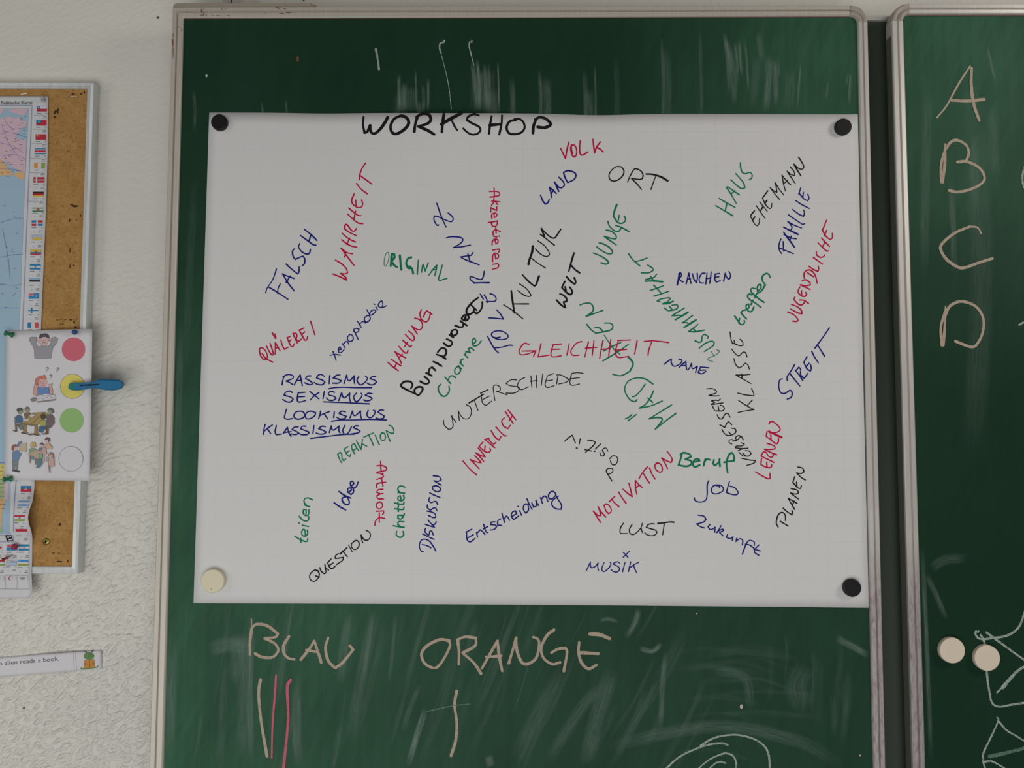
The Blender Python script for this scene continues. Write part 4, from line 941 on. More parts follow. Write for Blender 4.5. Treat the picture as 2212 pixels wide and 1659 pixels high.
NAME;B;2.8;S3;220,1450 270,1410 320,1375|320,1375 320,1430 360,1475 430,1450 465,1410 460,1385 425,1378|430,1490 480,1440 520,1410|520,1410 525,1470 532,1520|470,1465 525,1465|550,1528 580,1480 600,1435|600,1435 605,1500 630,1505 680,1475|680,1475 668,1510 655,1560|838,1497 720,1485|725,1485 690,1560 740,1580 800,1545|705,1530 790,1528
TOLERANZ;B;2.8;R3;905,390 850,270 793,105|930,222 975,260 990,295 970,325 930,318 850,285 800,262 765,260 758,290 775,340 800,370 815,365|908,520 950,507 1000,506 1080,515 1105,545 1070,590 992,635|992,635 1090,625 1195,605|1228,692 1200,728 1150,735 1075,747|1075,747 1150,785 1300,842|1165,710 1190,800|3.4:1418,1055 1330,1055 1238,1058|1240,1055 1195,1015 1190,985 1220,985 1300,1015 1335,1010 1355,960 1360,918|1312,1190 1350,1250|1385,1280 1440,1280 1490,1275 1503,1245 1480,1205 1430,1185|1360,1200 1385,1240 1400,1290|1510,1380 1555,1430 1590,1490|1590,1490 1500,1480 1415,1475|@R7|1660,690 1610,700 1555,685 1545,640 1600,608 1690,612 1765,660 1760,705 1690,725 1610,715 1580,700|1488,680 1540,780 1590,860 1640,908|1582,838 1680,830 1780,803 1830,805
MÄDCHEN;G;2.9;S6;235,105 290,85 360,85 395,130 385,185 310,240|310,240 410,205 512,168|318,335 370,400 425,440|425,442 520,425 610,400 630,355 600,322 530,320|415,372 470,380 515,425|2.3:525,465 590,560 650,640 715,692|515,655 620,600 725,552|510,772 680,670 815,575|3.8:810,722 855,770 870,820 830,900|830,900 740,945 680,945 628,930|1108,1048 1020,990 920,975 820,1010 775,1080 780,1150 830,1230 890,1260 918,1235|862,1198 900,1190 960,1130 1015,1052|1115,1130 1080,1210 1020,1290 945,1335|945,1335 1080,1310 1220,1252|1048,1215 1105,1268|1330,1300 1200,1380 1062,1465|1062,1465 1140,1450 1210,1455 1215,1490 1135,1590|1135,1590 1260,1490 1385,1398|778,1465 820,1445 855,1415|815,1485 860,1450 908,1415
'''
CNAME = {'R': 'red', 'B': 'blue', 'G': 'green', 'K': 'black'}
layer = {'R': 0.00030, 'B': 0.00034, 'K': 0.00034, 'G': 0.00038}
for row in WORDS.strip().split('\n'):
    word, c, w, reg, data = row.split(';')
    bm = bmesh.new()
    mp = on(paper_surf, layer[c])
    for blk in data.split('|@'):
        if blk[:2] in REG and '|' in blk[:4]:
            reg, blk = blk[:2], blk[3:]
        strokes(bm, blk, REG[reg], float(w), mp)
    obj('handwritten_word', bm, INK[c], paper, '%s handwritten word %s' % (CNAME[c], word))

# ------------------------------------------------------------------ magnets
def magnet(px, py, dia_px, y_base, th, m, label, spot=None):
    c = U(px, py, y_base - th)
    r = dia_px / 2 * (D + y_base - th) / F_PX
    bm = bmesh.new()
    base = Vector((c.x, y_base, c.z))
    b = 0.0014
    prof = [(0, 0.0), (r - 0.0008, 0.0), (r - 0.0002, 0.0006), (r, 0.0016)]
    prof += [(r - b + b * math.cos(a), th - b + b * math.sin(a)) for a in (0, 0.4, 0.8, 1.2, 1.57)]
    prof += [(r - b - 0.0003, th), (r * 0.5, th), (0, th)]
    lathe(bm, base, (0, -1, 0), prof, 48)
    o = obj('magnet', bm, m, None, None, True)
    tag(o, label, 'magnet', 'round board magnets')
    md = o.modifiers.new('edges', 'EDGE_SPLIT'); md.split_angle = math.radians(40)
    if spot:
        bm = bmesh.new()
        fill(bm, sub(spot[0], spot[1]), flat(y_base - th, -0.0001 + 0.0003))
        obj('stain', bm, mat('pink_stain', (190, 110, 100), 0.8), o)
    return o
YP = -0.00145
magnet(472.5, 263, 35.5, YP, 0.0075, M_BLACKMAG, 'black round magnet on the upper left corner of the big paper')
magnet(1823, 272.5, 36, YP, 0.0075, M_BLACKMAG, 'black round magnet on the upper right corner of the big paper')
magnet(1842, 1270.5, 37.5, YP, 0.0075, M_BLACKMAG, 'black round magnet on the lower right corner of the big paper')
magnet(458.5, 1255.5, 50.5, YP, 0.0085, M_CREAMMAG, 'cream round magnet on the lower left corner of the big paper',
       ((400, 1170, 6.1444), [(335, 632), (345, 620), (358, 618), (352, 630), (342, 636)]))
magnet(2058, 1405.5, 53.5, Y_PANEL, 0.0085, M_CREAMMAG2, 'ivory round magnet on the right chalkboard, nearer the board frame')
magnet(2133.5, 1422, 54, Y_PANEL, 0.0085, M_CREAMMAG2, 'ivory round magnet sitting on the looped white chalk line')

# ------------------------------------------------------------------ cork board
cork = thing('corkboard', 'cork pinboard in a thin aluminium frame on the wall at the left', 'pinboard', U(0, 700, Y_WALL))
CX = -520.0
cro = lambda y: 203.5 - 34.5 * (y - 178) / 1061
cri = lambda y: 188 - 33.5 * (y - 191) / 1032
bm = bmesh.new()
cc_ = [(CX, 185), (195, 185), (161, 1231), (CX, 1231)]
prism(bm, [U(x, y, Y_CORK) for x, y in cc_], [(p.x, Y_WALL, p.z) for p in (U(x, y, Y_CORK) for x, y in cc_)])
obj('cork_panel', bm, M_CORK, cork)
CKP = [(0.0, Y_WALL), (0.0, Y_CORKRAIL + 0.0012), (0.08, Y_CORKRAIL), (0.5, Y_CORKRAIL + 0.0004), (0.92, Y_CORKRAIL), (1.0, Y_CORKRAIL + 0.001), (1.0, Y_CORK + 0.001)]
for sec in ([((CX, 177), (CX, 191)), ((203.5, 178), (188, 191))], [((203.5, 178), (188, 191)), ((169, 1239.5), (154.5, 1223.5))],
            [((CX, 1240), (CX, 1224)), ((169, 1239.5), (154.5, 1223.5))]):
    bm = bmesh.new()
    sweep(bm, sec, CKP, 0, Y_CORKRAIL)
    obj('frame_rail', bm, M_CORKALU, cork)
CK = flat(Y_CORK, 0.0)
sc = thing_ = None
bm = bmesh.new()
c = U(100, 1170, Y_CORK)
lathe(bm, (c.x, Y_CORK, c.z), (0, -1, 0), [(0.0052, 0), (0.0050, 0.0009), (0.003, 0.0016), (0, 0.0017)], 24)
scr = obj('screw', bm, mat('brass_screw', (166, 150, 78), 0.35, 0.8), cork, 'brass cross-head screw', True)
bm = bmesh.new()
for a in (0.3, 0.3 + math.pi / 2):
    dx, dz = math.cos(a) * 0.0028, math.sin(a) * 0.0028
    nx, nz = -math.sin(a) * 0.0007, math.cos(a) * 0.0007
    bm.faces.new([bm.verts.new((c.x + i * dx + j * nx, Y_CORK - 0.0019, c.z + i * dz + j * nz)) for i, j in ((-1, -1), (1, -1), (1, 1), (-1, 1))])
obj('screw_slot', bm, mat('dark_slot', (40, 32, 18), 0.9), scr)
bm = bmesh.new()
HOLES = [(129, 1133, 4, 3.4), (121, 243, 5.5, 5.5), (113, 564, 1.6, 1.6), (151, 541, 1.6, 6), (151, 575, 1.5, 7), (159, 573, 2.5, 1.4), (174, 466, 1.5, 3), (150, 476, 2, 4), (165, 475, 1.2, 2),
         (115, 1195, 2.4, 1.8), (127, 1195, 2.4, 1.2), (146, 1212, 2.2, 3), (182, 199, 2, 3), (158, 203, 4, 2.4), (175, 203, 3, 2), (162, 445, 8, 3), (155, 442, 4, 2.5), (131, 690, 2.6, 1.4),
         (141, 690, 3, 1.6), (124, 691, 1.4, 2), (133, 700, 6, 1.2), (153, 691, 4, 2), (160, 696, 2.6, 4), (166, 689, 1.8, 1.6), (163, 707, 3, 3), (118, 253, 3, 3), (125, 237, 3, 4), (128, 1213, 7, 2)]
for x, y, rx, ry in HOLES:
    fill(bm, [(x + rx * random.uniform(.6, 1.1) * math.cos(t), y + ry * random.uniform(.6, 1.1) * math.sin(t)) for t in (2 * math.pi * i / 9 for i in range(9))], flat(Y_CORK, 0.0003))
h_ = obj('pin_hole', bm, mat('cork_hole', (72, 46, 22), 0.95), cork, 'dark holes and crumbled spots in the cork')
h_['kind'] = 'stuff'
for x0, y0, x1, y1 in ((153, 208, 167, 209.5), (45, 204, 58, 202)):
    bm = bmesh.new()
    ribbon(bm, [(x0, y0), ((x0 + x1) / 2, (y0 + y1) / 2), (x1, y1)], 1.6, flat(Y_CORK, 0.0006), True)
    s_o = obj('staple', bm, mat('staple_wire', (196, 184, 165), 0.3, 0.8), cork)
    thicken(s_o, 0.0005)
bm = bmesh.new()
lathe(bm, U(123, 244, Y_CORK - 0.0006), (0.3, -1, 0.2), [(0.0016, 0), (0.0016, 0.001), (0.0008, 0.0014), (0, 0.0015)], 12)
obj('nail', bm, mat('nail_metal', (150, 150, 120), 0.3, 0.8), cork)

# ------------------------------------------------------------------ political map
ZB0, ZB1, ZP = U(60, 1045, Y_CORK).z, U(60, 1183, Y_CORK).z, U(60, 1292, Y_CORK).z
def map_surf(x, z):
    h = 0.0012
    if ZB1 < z < ZB0:
        h += 0.0165 * math.sin(math.pi * (ZB0 - z) / (ZB0 - ZB1)) ** 2
    if z < ZB1:
        h += 0.004 * sstep(0, 0.06, ZB1 - z)
    return Y_CORK - 0.0006 - h
MAPM = on(map_surf)
ml = lambda off: on(map_surf, off)
mapo = thing('wall_map', 'political wall map with a column of country flags, pinned to the corkboard', 'map', U(0, 700, Y_CORK))
def map_right(v):
    y = 207.5 + v * (1292 - 207.5)
    pts = [(207, 104), (330, 103), (440, 100), (700, 89), (1020, 76.5), (1040, 75), (1054, 74.5), (1074, 72), (1084, 69.8), (1092, 67), (1101, 63.8), (1110, 61.5), (1118, 60.6),
           (1127, 61.5), (1136, 64), (1145, 67), (1155, 69.2), (1165, 70), (1210, 69.6), (1237, 68), (1270, 69.5), (1286, 68.7), (1290, 66), (1292, 61)]
    for (ya, xa_), (yb, xb_) in zip(pts, pts[1:]):
        if y <= yb:
            return xa_ + (xb_ - xa_) * (y - ya) / (yb - ya)
    return pts[-1][1]
bm = bmesh.new()
sheet(bm, lambda u: 207.5, lambda u: 1293.5 - 1.5 * u, lambda v: -330.0, map_right, MAPM, 24, 220)
thicken(obj('sheet', bm, M_MAPPAPER, mapo, None, True), 0.0003)
M1, M2, M4 = (0, 160, 5.53), (0, 440, 5.53), (0, 1020, 5.53)
bm = bmesh.new()
OCE, PNK, ORG, GRN, YEL, DRK = pm((164, 192, 212)), pm((218, 186, 200)), pm((226, 182, 132)), pm((168, 188, 136)), pm((214, 200, 120)), pm((60, 66, 80))
fill(bm, [(-330, 233), (62, 233), (52, 440), (42, 700), (31, 935), (22.5, 1045), (22.5, 1060), (20, 1150), (24, 1152), (24, 1154), (-330, 1156)], ml(0.0004), 0, 6)
for s, reg, mi in (
        ('0,540 30,512 60,545 75,508 120,505 170,530 245,510 240,560 325,560 300,640 240,660 230,690 180,750 270,790 315,770 300,1180 230,1165 60,1050 -300,900 -300,540', M1, 1),
        ('100,425 170,412 345,412 320,450 290,500 250,490 110,445', M1, 1), ('-300,520 -300,400 60,412 20,470', M1, 1),
        ('-300,1010 0,1010 130,1165 165,1195 230,1165 298,1180 290,1255 240,1255 150,1200 60,1215 -300,1200', M1, 2),
        ('0,1030 60,1085 110,1160 100,1200 0,1190', M1, 2)):
    fill(bm, P(s, reg), ml(0.0007), mi)
for pts, mi in (([(-200, 1010), (9, 1010), (12, 1050), (8, 1090), (-200, 1090)], 3), ([(-200, 1000), (10, 1003), (12, 1030), (0, 1035), (-200, 1035)], 4),
                ([(9, 1043), (19, 1043), (17, 1068), (18, 1078), (8, 1080)], 1), ([(-200, 1080), (12, 1078), (4, 1110), (3, 1140), (-200, 1140)], 2), ([(-200, 1135), (2, 1138), (6, 1150), (-200, 1152)], 3)):
    fill(bm, pts, ml(0.0007), mi, 5)
obj('map_picture', bm, [OCE, PNK, ORG, GRN, YEL], mapo, 'printed map, pink land in a pale blue sea')
# neat lines, rivers and small print of the map
bm = bmesh.new()
def line(pts, w, mp, mi=0):
    d = []
    for a, b in zip(pts, pts[1:]):
        n = max(2, int(math.hypot(b[0] - a[0], b[1] - a[1]) / 5))
        d += [lerp2(a, b, i / n) for i in range(n)]
    ribbon(bm, d + [pts[-1]], w, mp, False, 0, mi)
line([(-320, 227), (69, 227.5), (59.5, 440), (48.5, 710), (36, 1020), (34, 1045), (31.5, 1075), (29, 1120), (29, 1150)], 0.9, ml(0.0008))
line([(-320, 1156), (29, 1157), (29, 1171), (-320, 1170)], 0.9, ml(0.0008))
for s, reg in (('0,720 120,700 330,760', M1), ('20,600 90,800 200,960', M1), ('0,820 150,860 280,940', M1), ('60,560 150,650 310,640', M1), ('30,980 160,960 300,1010', M1), ('0,1130 150,1140 280,1170', M1),
               ('0,230 120,190 270,170', M2), ('0,640 160,610 270,605', M2), ('0,960 150,975 260,965', M2), ('30,300 90,620 120,900', M2), ('0,1245 235,1245', M2)):
    strokes(bm, s, reg, 0.7, ml(0.0009))
for _ in range(46):
    x, y = random.uniform(2, 50), random.uniform(250, 385)
    line([(x, y), (x + random.uniform(3, 8), y + random.uniform(-1, 1))], 0.8, ml(0.001), 1)
for _ in range(16):
    x, y = random.uniform(0, 34), random.uniform(430, 700)
    line([(x, y), (x + random.uniform(3, 7), y + random.uniform(-.6, .6))], 0.7, ml(0.001), 1)
for k in range(12):
    y = 1000 + 9 * k
    line([(random.uniform(-6, 4), y), (random.uniform(6, 12), y)], 0.8, ml(0.001), 1)
obj('map_lines', bm, [pm((96, 128, 190)), pm((110, 100, 116))], mapo)
# scale box
bm = bmesh.new()
fill(bm, P('62,752 135,752 155,822 80,826', M4), ml(0.0009), 0, 6)
for s in ('85,765 105,760 110,785 90,788', '112,762 130,760 135,775 118,780', '100,800 140,795 145,812 105,815'):
    fill(bm, P(s, M4), ml(0.0012), 1, 6)
obj('map_emblem', bm, [pm((34, 32, 36)), pm((206, 206, 208))], mapo)

RED, BLU, LBL, WHT, GRE, YLW, BLK, ORA, OLI = (196, 44, 66), (34, 128, 178), (120, 160, 210), (214, 213, 216), (70, 130, 84), (214, 186, 84), (34, 34, 38), (222, 148, 72), (146, 164, 78)
def flag(reg, x0, y0, x1, y1, bars, extra=(), vert=False, skew=0.0, label=None, border=False):
    """bars: list of (share, colour); extra: list of (fx0, fy0, fx1, fy1, colour) or ('o', fx, fy, r, colour)."""
    bm = bmesh.new()
    mats, ids = [], {}
    def mi(c):
        if c not in ids:
            ids[c] = len(mats)
            mats.append(pm(c))
        return ids[c]
    def pt(fx, fy):
        return (reg[0] + (x0 + (x1 - x0) * fx - skew * fy) / reg[2], reg[1] + (y0 + (y1 - y0) * fy) / reg[2])
    def rect(a, b, c_, d_, col, lay):
        fill(bm, [pt(a, b), pt(c_, b), pt(c_, d_), pt(a, d_)], ml(lay), mi(col), 3)
    t = 0.0
    tot = sum(b[0] for b in bars)
    for sh, col in bars:
        e = t + sh / tot
        rect(*((t, 0, e, 1) if vert else (0, t, 1, e)), col, 0.0009)
        t = e
    for q in extra:
        if q[0] == 'o':
            ry = q[3] * (x1 - x0) / (y1 - y0)
            fill(bm, [pt(q[1] + q[3] * math.cos(a), q[2] + ry * math.sin(a)) for a in (2 * math.pi * i / 12 for i in range(12))], ml(0.0015), mi(q[4]))
        elif q[0] == 't':
            fill(bm, [pt(a, b) for a, b in q[1]], ml(0.0012), mi(q[2]))
        else:
            rect(q[0], q[1], q[2], q[3], q[4], 0.0012)
    # caption lines under the flag
    for fy, a, b in ((1.28, 0.0, 0.42), (1.28, 0.88, 1.0), (1.85, 0.66, 0.92), (2.1, 0.18, 0.24), (2.12, 0.6, 0.92)):
        if not border:
            rect(a, fy, b, fy + 0.09, (128, 126, 136), 0.0009)
    return obj('flag', bm, mats, mapo, label)

E3 = lambda a, b, c_: [(1, a), (1, b), (1, c_)]
flag(M1, 440, 382, 560, 447, [(1, WHT), (1, RED)], [(0, 0, .28, .5, BLU), ('o', .14, .25, .06, WHT)], label='red and white flag with a blue corner, topmost')
flag(M1, 432, 550, 555, 615, [(1, RED)], [(0, 0, .48, .5, BLU), ('o', .26, .25, .07, WHT)], label='red flag with a blue corner')
flag(M1, 425, 720, 550, 785, [(1, RED)], [('o', .16, .28, .09, YLW), ('o', .34, .2, .025, YLW), ('o', .38, .4, .025, YLW)], label='red flag with yellow stars')
flag(M1, 415, 887, 543, 957, [(1, BLU), (1, WHT), (2, RED), (1, WHT), (1, BLU)], [('o', .3, .5, .05, (206, 120, 120))], label='blue, white and red banded flag')
flag(M1, 408, 1062, 535, 1127, E3(ORA, WHT, OLI), vert=True, label='orange, white and green upright-banded flag')
flag(M1, 398, 1232, 530, 1297, [(1, RED)], [(.22, 0, .35, 1, WHT), (0, .42, 1, .6, WHT)], label='red flag with a white cross')
flag(M1, 392, 1405, 522, 1468, E3(BLK, (190, 34, 52), YLW), label='black, red and gold flag')
flag(M1, 387, 1595, 517, 1645, E3((150, 176, 150), WHT, GRE), [('o', .5, .45, .12, (206, 86, 90)), (0, .72, 1, 1, GRE)], label='green and white flag with a red centre')
flag(M2, 377, 200, 507, 265, [(1, WHT)], [(0, 0, .42, .4, BLU), (.58, 0, 1, .4, RED), (0, .6, .42, 1, RED), (.58, .6, 1, 1, BLU)], label='blue and red quartered flag')
flag(M2, 370, 370, 500, 437, [(1, (176, 190, 212)), (1, YLW)], [('t', [(0, 0), (.3, .5), (0, 1)], WHT), ('o', .12, .45, .04, (90, 80, 80))], label='pale blue and yellow flag with white triangle')
flag(M2, 362, 545, 490, 612, [(2, YLW), (1, BLU), (1, (196, 44, 90))], [('o', .52, .4, .08, (120, 92, 50))], label='yellow, blue and red flag')
flag(M2, 357, 720, 485, 787, E3(BLU, WHT, BLU), [('o', .5, .5, .06, (90, 110, 90))], label='blue and white flag with an emblem')
flag(M2, 350, 890, 475, 955, E3((140, 178, 214), BLK, WHT), label='pale blue, black and white flag')
flag(M2, 342, 1068, 465, 1135, [(1, (44, 140, 196))], [(0, 0, .5, .5, (214, 150, 170)), (.22, 0, .28, .5, RED), (0, .2, .5, .3, RED), ('o', .74, .55, .09, (200, 160, 170))], label='sky blue flag with a red crossed corner')
flag(M2, 337, 1243, 460, 1307, [(1, WHT)], [(.24, 0, .4, 1, BLU), (0, .4, 1, .6, BLU)], label='white flag with a blue cross')
flag(M2, 330, 1420, 458, 1485, E3(BLU, WHT, (214, 72, 84)), vert=True, label='blue, white and red upright-banded flag')
flag(M4, 247, 165, 372, 235, [(1, BLU), (1, RED)], [(.38, .3, .62, .7, WHT), ('o', .5, .5, .06, GRE)], label='blue over red flag')
flag(M4, 222, 340, 352, 405, E3((110, 160, 214), WHT, (110, 160, 214)), skew=14, label='pale blue and white flag on the curled part')
flag(M4, 172, 513, 298, 585, E3(RED, WHT, OLI), [('o', .5, .5, .08, (90, 120, 170))], skew=6, label='red, white and green flag on the curled part')
flag(M4, 183, 680, 322, 740, [(1, RED), (1, WHT)], skew=-8, label='red and white flag under the curl')
flag(M4, 78, 865, 205, 935, [(1, (44, 140, 196))], [(0, 0, .5, .5, (214, 150, 170)), (.22, 0, .28, .5, RED), (0, .2, .5, .3, RED)], label='sky blue flag beside the red pin')
flag(M4, 222, 865, 352, 935, E3(BLU, WHT, BLU), [('o', .5, .5, .05, (120, 120, 110))], label='blue and white flag right of the red pin')
flag(M4, -90, 865, 20, 935, [(1, WHT)], [('t', [(.75, .2), (1, .5), (.7, .9)], RED)], label='white flag with red marks at the left edge')
flag(M4, -80, 1050, 52, 1118, E3(RED, WHT, OLI), label='red, white and green flag in the last flag row')
flag(M4, 67, 1055, 197, 1112, [(1, WHT), (1, LBL)] * 4, [(0, 0, .4, .45, WHT), ('o', .18, .25, .09, (214, 176, 110))], label='blue striped flag with a sun')
flag(M4, 212, 1048, 340, 1118, E3((60, 140, 206), WHT, OLI), [(.0, .0, .3, .2, (90, 180, 230))], label='blue, white and green flag in the corner')
flag(M4, -60, 1240, 45, 1295, [(1, WHT)], [('o', .5, .5, .08, RED)], border=True, label='white emblem with a red dot')
flag(M4, 70, 1240, 187, 1295, [(1, WHT)], [('o', .45, .5, .2, RED), ('o', .53, .5, .17, WHT)], border=True, label='white emblem with a red crescent')
fl = flag(M4, 208, 1240, 330, 1298, [(1, WHT)], border=True, label='white emblem with five rings')
for k in range(5):
    bm = bmesh.new()
    q = sub(M4, ell(247 + 11 * k, 1266 + (7 if k % 2 else 0), 11, 11, 18))
    line(q + [q[0]], 0.8, ml(0.0013))
    obj('ring', bm, pm((150, 148, 156)), fl)
cell = [P(s_, M4) for s_ in ('60,1230 200,1230 345,1230', '200,1230 205,1310 200,1395', '60,1230 64,1310 60,1395', '-60,1395 150,1397 350,1397', '345,840 348,1100 345,1395')]
cell += [[((330 + (1500 - y) * .07) / 5.53, 160 + (y + 20) / 5.53), ((455 + (1500 - y) * .07) / 5.53, 160 + (y + 20) / 5.53)] for y in (470, 640, 810, 985, 1160, 1330, 1500)]
for c_pts in cell:
    bm = bmesh.new()
    line(c_pts, 0.55, ml(0.0009))
    obj('cell_line', bm, pm((150, 148, 156)), mapo)

def text(s, reg_pts, mp, m, parent, name, label, bold=0.0):
    """Printed text between the pixel points a (left end of the base line) and b (right end), cap height h pixels."""
    a, b, h = reg_pts
    cu = bpy.data.curves.new('t', 'FONT')
    cu.body = s
    cu.offset = bold
    to = bpy.data.objects.new('t', cu)
    COL.objects.link(to)
    dg = bpy.context.evaluated_depsgraph_get()
    me = bpy.data.meshes.new_from_object(to.evaluated_get(dg))
    bpy.data.objects.remove(to)
    xs = [q.co.x for q in me.vertices]
    ys = [q.co.y for q in me.vertices]
    L = max(xs) - min(xs)
    dx, dy = (b[0] - a[0]), (b[1] - a[1])
    l = math.hypot(dx, dy)
    nx, ny = dy / l, -dx / l
    for q in me.vertices:
        t = (q.co.x - min(xs)) / L
        hh = q.co.y / 0.73 * h
        q.co = mp(a[0] + dx * t + nx * hh, a[1] + dy * t + ny * hh)
    me.materials.clear()
    o = link(name, me, m, parent, label)
    return o
text('Politische Karte', ((2, 225.5), (69.5, 225), 7.6), ml(0.0008), pm((112, 110, 122)), mapo, 'printed_text', 'grey printed title Politische Karte', 0.012)

# ------------------------------------------------------------------ traffic light chart
R3C = (0, 690, 4.483)
XL, XR = U(10, 880, Y_CORK).x, U(196, 880, Y_CORK).x
def chart_surf(x, z):
    return Y_CORKRAIL - 0.0014 - 0.0078 * sstep(XL + 0.03, XR + 0.01, x)
CH = on(chart_surf)
ch = lambda off: on(chart_surf, off)
chart = thing('paper_chart', 'white portrait paper chart with four cartoon pictures beside red, yellow, green and white circles', 'chart', U(105, 880, Y_CORKRAIL))
bm = bmesh.new()
sheet(bm, lambda u: 715 - 4.5 * u, lambda u: 1036.5 + 2 * u, lambda v: 14.5 - 4.5 * v, lambda v: 199.5 - 5.5 * v, CH, 16, 20)
thicken(obj('sheet', bm, M_WHITE, chart, None, True), 0.0003)
def disc(cx, cy, rx, ry, c, label, ring=False):
    bm = bmesh.new()
    q = sub(R3C, ell(cx, cy, rx, ry, 40))
    fill(bm, q, ch(0.0006), 0)
    o = obj('printed_circle', bm, [pm(c)], chart, label)
    if ring:
        bm2 = bmesh.new()
        ribbon(bm2, q + [q[0], q[1]], 0.7, ch(0.0008), False)
        obj('outline', bm2, pm((150, 146, 158)), o)
disc(711, 290, 113, 115, (214, 108, 124), 'red printed circle')
disc(700, 648, 116, 119, (228, 214, 108), 'yellow printed circle', True)
disc(693, 978, 115, 119, (152, 192, 122), 'green printed circle')
disc(686, 1350, 117, 120, (220, 217, 220), 'white printed circle with a thin outline', True)
for cx, cy, s in ((711, 292, 115), (693, 981, 117)):
    bm = bmesh.new()
    fill(bm, sub(R3C, ell(cx, cy, s, s + 3, 40)), ch(0.0004), 0)
    obj('circle_edge', bm, pm((228, 222, 222)), chart)

def picture(label, polys, lines=(), ):
    bm = bmesh.new()
    mats, ids = [], {}
    def mi(c):
        c = tuple(int(v * 0.86 + 222 * 0.14) for v in c)
        if c not in ids:
            ids[c] = len(mats)
            mats.append(pm(c))
        return ids[c]
    for k, (c, s) in enumerate(polys):
        pts = sub(R3C, s) if isinstance(s, list) else P(s, R3C)
        fill(bm, pts, ch(0.0004 + 0.00006 * k), mi(c))
        if isinstance(s, str):
            ribbon(bm, pts + [pts[0], pts[1]], 0.55, ch(0.00043 + 0.00006 * k), False, 0, mi((92, 86, 92)))
    for c, w, s in lines:
        for ww, pts in parse(s, R3C):
            for run in smooth_runs(pts):
                ribbon(bm, run, ww or w, ch(0.0004 + 0.00006 * (len(polys) + 1)), True, 0, mi(c))
    return obj('illustration', bm, mats, chart, label)

SK, GY, DK = (218, 180, 176), (150, 148, 154), (66, 62, 70)
picture('cartoon of a boy in a grey jumper holding his head',
        [(GY, '335,378 332,300 320,262 283,200 285,178 310,170 352,172 350,205 375,258 410,248 455,250 470,262 497,215 500,178 530,168 562,185 550,225 510,280 493,378'),
         (SK, '352,180 385,185 392,210 350,205'), (SK, '470,190 500,178 498,205 465,205'), (SK, ell(424, 205, 40, 46)), ((222, 216, 220), '345,208 385,230 400,255 372,262'), ((222, 216, 220), '465,210 500,208 480,245 450,262'),
         (DK, '378,178 382,155 405,142 440,138 468,150 480,182 462,182 440,168 412,172 395,185')],
        [((70, 60, 66), .7, '402,205 412,202|438,202 448,205|408,228 425,224 442,228|424,208 420,218 427,219'), ((60, 58, 64), 1.2, '385,150 392,140 402,150 412,138 422,148 432,136 442,148 455,140 464,156 474,158')])
picture('cartoon of a boy in a blue shirt puzzling over an open book',
        [((218, 158, 150), '340,610 362,600 372,650 368,735 335,738 318,712 328,660'), ((218, 158, 150), '470,655 500,640 512,690 515,718 485,728 474,690'), ((90, 130, 190), '365,658 400,650 470,655 480,690 478,722 365,728'),
         ((222, 168, 164), ell(412, 612, 44, 48)), ((208, 112, 92), '340,605 345,575 370,555 432,538 446,562 450,580 420,578 390,572 368,600 362,640 346,632'), ((222, 168, 150), '470,628 490,632 508,612 502,650 478,660'),
         ((214, 210, 216), '350,740 400,730 435,745 500,728 535,732 540,770 440,785 360,795'), ((150, 130, 120), '355,795 440,786 540,770 540,782 440,797 365,805'), ((128, 124, 116), '292,775 320,755 352,760 345,790 315,798')],
        [((70, 60, 66), .7, '395,608 400,610|425,600 430,602|412,618 420,622|415,640 428,638'), ((120, 100, 160), 1.1, '370,768 378,772|410,766 416,772|455,755 462,760|490,752 498,756'),
         ((84, 80, 88), 1.3, '445,472 455,465 466,470 462,484 450,492|448,504 449,507|545,475 555,468 566,474 562,488 549,496|547,506 548,509|478,545 488,537 500,542 497,556 484,564|482,576 483,579')])
picture('cartoon of pupils working around a wooden table',
        [((124, 96, 58), '230,905 290,900 300,945 240,955'), ((150, 96, 76), '240,912 285,905 300,940 245,950'), ((170, 140, 80), '195,1002 318,905 440,898 478,925 365,1022 300,1015'), ((140, 108, 60), '195,1002 300,1015 365,1022 362,1035 195,1014'),
         ((150, 118, 66), '225,1018 255,1020 258,1092 280,1100 200,1098 222,1088'), ((150, 118, 66), '335,1035 365,1035 368,1105 395,1118 300,1112 332,1100'),
         ((60, 96, 140), '145,945 175,925 212,935 222,975 205,1005 155,1005'), ((90, 130, 130), '165,1012 215,1012 222,1065 200,1070 165,1030'), ((112, 84, 56), '140,950 150,1010 200,1022 195,1035 160,1030 165,1085 150,1080'),
         ((136, 146, 120), ell(195, 890, 27, 30)), ((70, 66, 56), '160,882 170,860 200,856 222,872 214,886 192,878 178,900'), ((150, 146, 120), ell(262, 872, 24, 28)), ((110, 110, 96), '238,862 262,844 284,862 284,885 272,862 246,872 240,895'),
         ((104, 88, 92), '455,925 500,918 524,950 526,1005 490,1052 452,1040 448,985'), ((140, 146, 124), ell(484, 888, 26, 28)), ((92, 92, 84), '458,878 478,856 512,866 522,900 505,912 498,880 476,878'),
         ((168, 172, 70), '385,990 425,975 445,990 440,1028 388,1032'), ((66, 60, 44), ell(418, 942, 26, 28)), ((54, 92, 130), '378,1040 455,1032 448,1060 420,1078 412,1098 378,1092'), ((116, 74, 46), '440,1040 470,1050 462,1112 430,1108 448,1078'),
         ((206, 204, 206), '222,965 255,958 288,972 258,990 220,985'), ((206, 204, 206), '275,935 310,915 345,925 315,948')],
        [((40, 36, 36), 1.5, '125,1078 160,1085|210,1100 270,1112 300,1122|290,1108 330,1115 375,1126|400,1108 430,1112|440,1112 465,1108'), ((60, 50, 40), .6, '300,1015 420,905|300,1015 300,1022')])
